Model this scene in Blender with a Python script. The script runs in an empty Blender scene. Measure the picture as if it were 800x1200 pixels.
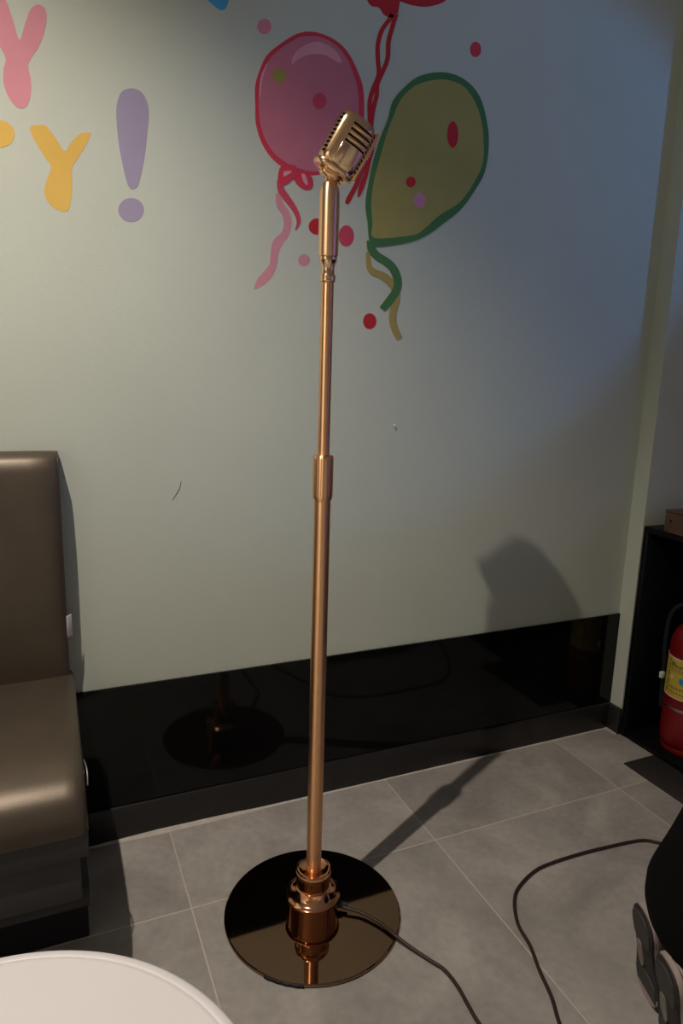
import bpy, bmesh, math, random
from mathutils import Vector, Matrix
random.seed(7)
PI = math.pi
sc = bpy.context.scene
col = sc.collection

# ------------------------------------------------------------------ camera
CAMP = Vector((-1.6712, -1.5613, 1.1264))
PITCH, ROLL, YAW, FPX = 0.2009, 0.0294, 0.4150, 805.4
fw = Vector((math.sin(YAW)*math.cos(PITCH), math.cos(YAW)*math.cos(PITCH), -math.sin(PITCH)))
rt = Vector((math.cos(YAW), -math.sin(YAW), 0))
up = rt.cross(fw)
r2 = rt*math.cos(ROLL) + up*math.sin(ROLL)
u2 = up*math.cos(ROLL) - rt*math.sin(ROLL)
cam = bpy.data.cameras.new('camera')
cam.sensor_fit = 'VERTICAL'; cam.sensor_height = 36; cam.sensor_width = 24
cam.lens = FPX/1200*36
cam.clip_start = .02
camo = bpy.data.objects.new('camera', cam); col.objects.link(camo)
m = Matrix.Identity(4)
for i, v in enumerate((r2, u2, -fw)):
    for j in range(3): m[j][i] = v[j]
m.translation = CAMP
camo.matrix_world = m
sc.camera = camo

# ------------------------------------------------------------------ world, lights, exposure
w = bpy.data.worlds.new('world'); sc.world = w; w.use_nodes = True
w.node_tree.nodes['Background'].inputs[0].default_value = (.5, .55, .6, 1)
w.node_tree.nodes['Background'].inputs[1].default_value = .02
sc.view_settings.view_transform = 'Standard'; sc.view_settings.look = 'None'
sc.view_settings.exposure = 0; sc.view_settings.gamma = 1
sc.view_settings.use_curve_mapping = False

def lamp(name, kind, loc, target, power, color, **kw):
    l = bpy.data.lights.new(name, kind); l.energy = power; l.color = color
    for k, v in kw.items(): setattr(l, k, v)
    o = bpy.data.objects.new(name, l); col.objects.link(o); o.location = loc
    d = Vector(target) - Vector(loc)
    o.rotation_euler = d.to_track_quat('-Z', 'Y').to_euler()
    return o
# the recessed ceiling spot over the sofa: throws the stand's and the sofa's shadow
lamp('overhead_spot', 'SPOT', (-2.02, -.82, 2.54), (-1.86, -.80, 0), 132, (1, .885, .775), shadow_soft_size=.012,
     spot_size=math.radians(113), spot_blend=.75)
# blue stage light in the room to the right
lamp('blue_stage_light', 'SPOT', (1.05, -1.5, 2.35), (-.55, 0, 1.53), 35, (.05, .36, 1), shadow_soft_size=.05,
     spot_size=math.radians(32), spot_blend=.4)
# added violet lamp: tints the unseen side wall that the stand reflects
lamp('violet_reflection_fill', 'SPOT', (.4, -2.9, 2.3), (1.6, -2.9, 1.2), 125, (.22, .16, 1), shadow_soft_size=.08,
     spot_size=math.radians(95), spot_blend=.6)
# added unseen lamps behind and left of the camera, for bounce and stand reflections
lamp('overhead_spot', 'SPOT', (-2.3, -3.1, 2.55), (-2.3, -3.3, 0), 116, (.88, 1, .86), shadow_soft_size=.03,
     spot_size=math.radians(82), spot_blend=.5)
lamp('overhead_spot', 'SPOT', (-.5, -3.2, 2.55), (-.5, -3.4, 0), 92, (.88, 1, .86), shadow_soft_size=.03,
     spot_size=math.radians(82), spot_blend=.5)
lamp('added_wall_fill', 'SPOT', (-3.1, -2.4, 2.5), (-4.0, -2.3, 1.0), 150, (1, 1, .92), shadow_soft_size=.05,  # added lamp brightening the left wall that the stand mirrors
     spot_size=math.radians(110), spot_blend=.6)

# ------------------------------------------------------------------ materials
def lin(r, g, b):
    f = lambda c: (c/255/12.92) if c/255 <= .04045 else ((c/255+.055)/1.055)**2.4
    return (f(r), f(g), f(b), 1)
def mat(name, color, rough=.5, metal=0, spec=.5, bump=0, bscale=60, vary=0, vscale=8, coat=0, sheen=0, rvary=0):
    mt = bpy.data.materials.new(name); mt.use_nodes = True
    nt = mt.node_tree; b = nt.nodes['Principled BSDF']
    b.inputs['Base Color'].default_value = (*color[:3], 1)
    b.inputs['Roughness'].default_value = rough; b.inputs['Metallic'].default_value = metal
    b.inputs['Specular IOR Level'].default_value = spec
    b.inputs['Coat Weight'].default_value = coat
    b.inputs['Sheen Weight'].default_value = sheen
    tc = nt.nodes.new('ShaderNodeTexCoord')
    if vary:
        n = nt.nodes.new('ShaderNodeTexNoise'); n.inputs['Scale'].default_value = vscale; n.inputs['Detail'].default_value = 6
        nt.links.new(tc.outputs['Object'], n.inputs['Vector'])
        mr = nt.nodes.new('ShaderNodeMapRange'); mr.inputs['From Min'].default_value = .3; mr.inputs['From Max'].default_value = .7
        mr.inputs['To Min'].default_value = 1-vary; mr.inputs['To Max'].default_value = 1+vary
        nt.links.new(n.outputs['Fac'], mr.inputs['Value'])
        mx = nt.nodes.new('ShaderNodeVectorMath'); mx.operation = 'SCALE'
        mx.inputs[0].default_value = color[:3]; nt.links.new(mr.outputs['Result'], mx.inputs['Scale'])
        nt.links.new(mx.outputs['Vector'], b.inputs['Base Color'])
    if bump:
        n2 = nt.nodes.new('ShaderNodeTexNoise'); n2.inputs['Scale'].default_value = bscale; n2.inputs['Detail'].default_value = 4
        nt.links.new(tc.outputs['Object'], n2.inputs['Vector'])
        bp = nt.nodes.new('ShaderNodeBump'); bp.inputs['Strength'].default_value = bump; bp.inputs['Distance'].default_value = .002
        nt.links.new(n2.outputs['Fac'], bp.inputs['Height']); nt.links.new(bp.outputs['Normal'], b.inputs['Normal'])
    return mt
M = {}
M['wall'] = mat('sage_plaster', (.505, .54, .46), .85, bump=.25, bscale=220, vary=.025, vscale=3)
M['ceiling'] = mat('ceiling_paint', (.5, .5, .47), .9, vary=.02)
M['room_wall'] = mat('far_room_wall', (.66, .62, .55), .9, vary=.03)
M['panel'] = mat('black_gloss_panel', (.004, .004, .004), .06, spec=.25, vary=.1)
M['skirting'] = mat('charcoal_skirting_tile', (.021, .019, .019), .42, spec=.4, vary=.2, vscale=20)
M['caulk'] = mat('pale_caulk', (.52, .48, .42), .8, vary=.12, vscale=40)
M['copper'] = mat('rose_gold_plating', (.92, .59, .36), .16, 1, vary=.03)
M['copper_tube'] = mat('brushed_rose_gold_tube', (.93, .52, .27), .22, 1, vary=.04, vscale=30)
M['copper_base'] = mat('polished_copper', (.90, .44, .23), .10, 1, vary=.03)
def brushed(mt, rough, aniso):
    # fine polishing rings round the tube: the highlight spreads along its axis
    nt = mt.node_tree; b = nt.nodes['Principled BSDF']; tg = nt.nodes.new('ShaderNodeTangent'); tg.direction_type = 'RADIAL'; tg.axis = 'Z'
    nt.links.new(tg.outputs[0], b.inputs['Tangent']); b.inputs['Anisotropic'].default_value = aniso
    b.inputs['Anisotropic Rotation'].default_value = .25; b.inputs['Roughness'].default_value = rough
brushed(M['copper_tube'], .32, .9)
M['copper_handle'] = mat('rose_gold_handle', (.95, .60, .36), .3, 1, vary=.03); brushed(M['copper_handle'], .28, .8)
M['disc'] = mat('dark_bronze_mirror', (.31, .20, .13), .045, 1, vary=.04)
M['black_in'] = mat('black_recess', (.004, .004, .004), .9)
M['black'] = mat('black_laminate', (.003, .003, .004), .5, spec=.2, vary=.1)
M['leather'] = mat('bronze_leatherette', (.105, .083, .060), .40, .55, bump=.14, bscale=500, vary=.10, vscale=12)
M['side_fabric'] = mat('grey_side_cloth', (.115, .12, .105), .8, bump=.3, bscale=500, vary=.06)
M['base_panel'] = mat('dark_grey_base_cloth', (.052, .050, .045), .75, bump=.2, bscale=400, vary=.08)
M['plinth'] = mat('sofa_plinth_black', (.012, .011, .011), .6, vary=.1)
M['white_plastic'] = mat('white_plastic', (.62, .62, .62), .35, vary=.02)
M['table'] = mat('white_table_laminate', (.77, .74, .73), .42, vary=.015)
M['table_edge'] = mat('white_table_edge', (.62, .58, .55), .5, vary=.015)
M['steel'] = mat('dull_steel', (.45, .44, .43), .35, 1, vary=.05)
M['red_tank'] = mat('red_enamel', (.17, .003, .006), .38, vary=.05)
M['label'] = mat('yellow_label', (.48, .38, .055), .5, vary=.03)
M['label_rim'] = mat('cream_label_rim', (.75, .50, .40), .5, vary=.03)
M['ink'] = mat('black_ink', (.01, .01, .01), .6, vary=.05)
M['ink_red'] = mat('brown_ink', (.25, .12, .02), .6, vary=.05)
M['blue_ink'] = mat('blue_print', (.03, .22, .42), .5, vary=.05)
M['rubber'] = mat('black_rubber', (.01, .01, .01), .6, vary=.1)
M['wood'] = mat('reddish_brown_wood', (.10, .050, .032), .5, vary=.25, vscale=14)
M['cable'] = mat('dark_brown_cable_sheath', (.030, .012, .010), .5, vary=.1)
M['mat'] = mat('dark_brown_patch', (.021, .016, .014), .8, bump=.3, bscale=300, vary=.08)
M['cloth_black'] = mat('black_clothing', (.0035, .0035, .004), .95, spec=.1, vary=.2)
M['skin'] = mat('skin', (.50, .30, .20), .5, vary=.04)
M['hair'] = mat('black_hair', (.01, .008, .007), .5, bump=.6, bscale=90, vary=.2)
M['sole_dark'] = mat('dark_sole_rubber', (.045, .042, .038), .7, bump=.2, bscale=200, vary=.1)
M['sole_black'] = mat('black_sole_edge', (.022, .017, .017), .6, vary=.1)
M['shoe_light'] = mat('pale_shoe_mesh', (.34, .27, .25), .75, bump=.3, bscale=300, vary=.08)
M['shoe_mid'] = mat('grey_shoe_foam', (.22, .19, .17), .6, vary=.1)
M['lamp_white'] = mat('lamp_trim', (.8, .8, .78), .4, vary=.02)
M['nail'] = mat('nail_head', (.75, .73, .7), .4, vary=.05)
M['scratch'] = mat('scratch_mark', (.10, .09, .07), .9, vary=.05)
PA = {'pink': (.62, .25, .30), 'yellow': (.66, .42, .085), 'purple': (.33, .285, .40), 'blue': (.06, .33, .62), 'dot_pink': (.66, .22, .29),
      'dot_red': (.62, .04, .07), 'rose': (.55, .055, .10), 'balloon_pink': (.53, .165, .22), 'balloon_edge': (.60, .035, .07), 'pink_shine': (.70, .30, .36),
      'olive': (.34, .30, .09), 'green': (.055, .17, .055), 'deep_red': (.47, .014, .022), 'string_pink': (.58, .25, .30), 'string_olive': (.36, .28, .085),
      'green_dot': (.33, .27, .06), 'mauve': (.55, .22, .36)}
for k, v in PA.items(): M['p_'+k] = mat('paint_'+k, v, .8, bump=.25, bscale=220, vary=.05, vscale=12)

def floor_layer():
    mt = bpy.data.materials.new('grey_stone_floor_tiles'); mt.use_nodes = True
    nt = mt.node_tree; N = nt.nodes; L = nt.links; b = N['Principled BSDF']
    tc = N.new('ShaderNodeTexCoord'); sp = N.new('ShaderNodeSeparateXYZ'); L.new(tc.outputs['Object'], sp.inputs[0])
    def ma(op, a, bb=None):
        n = N.new('ShaderNodeMath'); n.operation = op
        for i, v in enumerate((a, bb)):
            if v is None: continue
            if isinstance(v, (int, float)): n.inputs[i].default_value = v
            else: L.new(v, n.inputs[i])
        return n.outputs[0]
    def dist(s, off):
        u = ma('MODULO', ma('ADD', ma('SUBTRACT', s, off), 60.0), .6)     # distance to nearest joint
        return ma('MINIMUM', u, ma('SUBTRACT', .6, u))
    dx = dist(sp.outputs[0], -1.4311); dy = dist(sp.outputs[1], -.2875)
    g = ma('LESS_THAN', ma('MINIMUM', dx, dy), .0013)
    # clouded stone, offset per tile
    ix = ma('FLOOR', ma('DIVIDE', ma('ADD', sp.outputs[0], 61.4311), .6)); iy = ma('FLOOR', ma('DIVIDE', ma('ADD', sp.outputs[1], 60.2875), .6))
    cb = N.new('ShaderNodeCombineXYZ'); L.new(ma('MULTIPLY', ix, 3.7), cb.inputs[0]); L.new(ma('MULTIPLY', iy, 5.1), cb.inputs[1])
    ad = N.new('ShaderNodeVectorMath'); ad.operation = 'ADD'; L.new(tc.outputs['Object'], ad.inputs[0]); L.new(cb.outputs[0], ad.inputs[1])
    n1 = N.new('ShaderNodeTexNoise'); n1.inputs['Scale'].default_value = 4.5; n1.inputs['Detail'].default_value = 8; n1.inputs['Roughness'].default_value = .6
    n1.inputs['Distortion'].default_value = .6; L.new(ad.outputs[0], n1.inputs['Vector'])
    r = N.new('ShaderNodeValToRGB'); r.color_ramp.elements[0].position = .3; r.color_ramp.elements[1].position = .72
    r.color_ramp.elements[0].color = (.262, .242, .220, 1); r.color_ramp.elements[1].color = (.435, .402, .366, 1)
    L.new(n1.outputs['Fac'], r.inputs[0])
    n3 = N.new('ShaderNodeTexNoise'); n3.inputs['Scale'].default_value = 55; n3.inputs['Detail'].default_value = 5; L.new(ad.outputs[0], n3.inputs['Vector'])
    m3 = N.new('ShaderNodeMapRange'); m3.inputs['From Min'].default_value = .3; m3.inputs['From Max'].default_value = .7; m3.inputs['To Min'].default_value = .93; m3.inputs['To Max'].default_value = 1.07
    L.new(n3.outputs['Fac'], m3.inputs['Value'])
    wn = N.new('ShaderNodeTexWhiteNoise'); L.new(cb.outputs[0], wn.inputs['Vector'])
    mr = N.new('ShaderNodeMapRange'); mr.inputs['To Min'].default_value = .95; mr.inputs['To Max'].default_value = 1.05; L.new(wn.outputs['Value'], mr.inputs['Value'])
    sc_ = N.new('ShaderNodeVectorMath'); sc_.operation = 'SCALE'; L.new(r.outputs[0], sc_.inputs[0]); L.new(ma('MULTIPLY', mr.outputs[0], m3.outputs[0]), sc_.inputs['Scale'])
    mx = N.new('ShaderNodeMix'); mx.data_type = 'RGBA'; L.new(g, mx.inputs['Factor']); L.new(sc_.outputs[0], mx.inputs[6])
    mx.inputs[7].default_value = (.56, .51, .46, 1)
    L.new(mx.outputs[2], b.inputs['Base Color'])
    b.inputs['Roughness'].default_value = .55; b.inputs['Specular IOR Level'].default_value = .35
    bp = N.new('ShaderNodeBump'); bp.inputs['Strength'].default_value = .15; bp.inputs['Distance'].default_value = .003
    L.new(n1.outputs['Fac'], bp.inputs['Height']); L.new(bp.outputs[0], b.inputs['Normal'])
    return mt
M['floor'] = floor_layer()

# ------------------------------------------------------------------ helpers
def link(name, me, material, parent=None, smooth=False, angle=40):
    o = bpy.data.objects.new(name, me); col.objects.link(o)
    if material is not None and not me.materials: me.materials.append(material)
    if smooth:
        for p in me.polygons: p.use_smooth = True
        try: me.set_sharp_from_angle(angle=math.radians(angle))
        except Exception: pass
    if parent is not None: o.parent = parent
    return o
def tag(o, label=None, cat=None, group=None, kind=None):
    if label: o['label'] = label
    if cat: o['category'] = cat
    if group: o['group'] = group
    if kind: o['kind'] = kind
    return o
def thing(name, label, cat, loc=(0, 0, 0), group=None, rot=(0, 0, 0)):
    o = bpy.data.objects.new(name, None); col.objects.link(o); o.location = loc; o.rotation_euler = rot
    o.empty_display_size = .05
    return tag(o, label, cat, group)
def from_bm(bm, name, material, parent=None, smooth=False, angle=40):
    bmesh.ops.recalc_face_normals(bm, faces=bm.faces)
    me = bpy.data.meshes.new(name); bm.to_mesh(me); bm.free()
    return link(name, me, material, parent, smooth, angle)
def add_box(bm, x0, x1, y0, y1, z0, z1, bev=0, seg=2):
    r = bmesh.ops.create_cube(bm, size=1)
    vs = r['verts']
    for v in vs:
        v.co = Vector((x0+(v.co.x+.5)*(x1-x0), y0+(v.co.y+.5)*(y1-y0), z0+(v.co.z+.5)*(z1-z0)))
    if bev:
        es = {e for v in vs for e in v.link_edges}
        bmesh.ops.bevel(bm, geom=list(es), offset=bev, segments=seg, profile=.5, affect='EDGES')
def box(name, x0, x1, y0, y1, z0, z1, material, parent=None, bev=0, seg=2):
    bm = bmesh.new(); add_box(bm, x0, x1, y0, y1, z0, z1, bev, seg)
    return from_bm(bm, name, material, parent, bool(bev), 50)
def lathe_bm(bm, prof, n=48, c=(0, 0)):
    rings = []
    for r, z in prof:
        if r < 1e-6: rings.append([bm.verts.new((c[0], c[1], z))])
        else: rings.append([bm.verts.new((c[0]+r*math.cos(2*PI*k/n), c[1]+r*math.sin(2*PI*k/n), z)) for k in range(n)])
    for a, b in zip(rings, rings[1:]):
        for k in range(n):
            k2 = (k+1) % n
            if len(a) == 1 and len(b) == 1: continue
            if len(a) == 1: bm.faces.new((a[0], b[k], b[k2]))
            elif len(b) == 1: bm.faces.new((a[k], a[k2], b[0]))
            else: bm.faces.new((a[k], a[k2], b[k2], b[k]))
def lathe(name, prof, material, parent=None, n=48, c=(0, 0), angle=35):
    bm = bmesh.new(); lathe_bm(bm, prof, n, c)
    return from_bm(bm, name, material, parent, True, angle)
def catmull(P, sub=8):
    out = []; n = len(P); P = [Vector(p) for p in P]
    for i in range(n-1):
        a, b, c, d = P[max(i-1, 0)], P[i], P[i+1], P[min(i+2, n-1)]
        for k in range(sub):
            t = k/sub
            out.append(.5*((2*b)+(c-a)*t+(2*a-5*b+4*c-d)*t*t+(3*b-a-3*c+d)*t**3))
    out.append(P[-1]); return out
def tube_bm(bm, P, r, n=12, caps=True):
    P = [Vector(p) for p in P]; rings = []; prev = None
    for i, p in enumerate(P):
        t = (P[min(i+1, len(P)-1)] - P[max(i-1, 0)]).normalized()
        if prev is None:
            a = t.orthogonal().normalized()
        else:
            a = (prev - t*prev.dot(t)).normalized()
        prev = a; b = t.cross(a)
        rr = r[i] if isinstance(r, (list, tuple)) else r
        rings.append([bm.verts.new(p + (a*math.cos(2*PI*k/n)+b*math.sin(2*PI*k/n))*rr) for k in range(n)])
    for x, y in zip(rings, rings[1:]):
        for k in range(n): bm.faces.new((x[k], x[(k+1) % n], y[(k+1) % n], y[k]))
    if caps: bm.faces.new(rings[0]); bm.faces.new(rings[-1])
def tube(name, P, r, material, parent=None, n=12):
    bm = bmesh.new(); tube_bm(bm, P, r, n); return from_bm(bm, name, material, parent, True, 60)
def loft_bm(bm, sections):
    rings = [[bm.verts.new(p) for p in s] for s in sections]; n = len(rings[0])
    for x, y in zip(rings, rings[1:]):
        for k in range(n): bm.faces.new((x[k], x[(k+1) % n], y[(k+1) % n], y[k]))
    bm.faces.new(rings[0]); bm.faces.new(rings[-1])
def closed_smooth(P, sub=5):
    n = len(P); out = []; P = [Vector(p) for p in P]
    for i in range(n):
        a, b, c, d = P[i-1], P[i], P[(i+1) % n], P[(i+2) % n]
        for k in range(sub):
            t = k/sub; out.append(.5*((2*b)+(c-a)*t+(2*a-5*b+4*c-d)*t*t+(3*b-a-3*c+d)*t**3))
    return out
def wall_paint(name, key, material, layer, parent=None):
    """a painted patch on the back wall: a skin of paint a fraction of a millimetre thick"""
    S = MURAL[key]; y = -.0004*layer; bm = bmesh.new()
    def prism(pts):
        f = [bm.verts.new((p[0], y, p[1])) for p in pts]; g = [bm.verts.new((p[0], .001, p[1])) for p in pts]
        bm.faces.new(f); bm.faces.new(g[::-1])
        for i in range(len(f)): bm.faces.new((f[i], g[i], g[(i+1) % len(f)], f[(i+1) % len(f)]))
    if S[0] == 's': prism(closed_smooth(S[1]))
    elif S[0] == 'p': prism(S[1])
    else:
        Lp, Rp = S[1], S[2]; n = len(Lp)
        a = [bm.verts.new((p[0], y, p[1])) for p in Lp]; b = [bm.verts.new((p[0], y, p[1])) for p in Rp]
        a2 = [bm.verts.new((p[0], .001, p[1])) for p in Lp]; b2 = [bm.verts.new((p[0], .001, p[1])) for p in Rp]
        for i in range(n-1):
            bm.faces.new((a[i], b[i], b[i+1], a[i+1])); bm.faces.new((a2[i], a2[i+1], b2[i+1], b2[i]))
            bm.faces.new((a[i], a[i+1], a2[i+1], a2[i])); bm.faces.new((b[i], b2[i], b2[i+1], b[i+1]))
        bm.faces.new((a[0], a2[0], b2[0], b[0])); bm.faces.new((a[-1], b[-1], b2[-1], a2[-1]))
    return from_bm(bm, name, material, parent)

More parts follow.
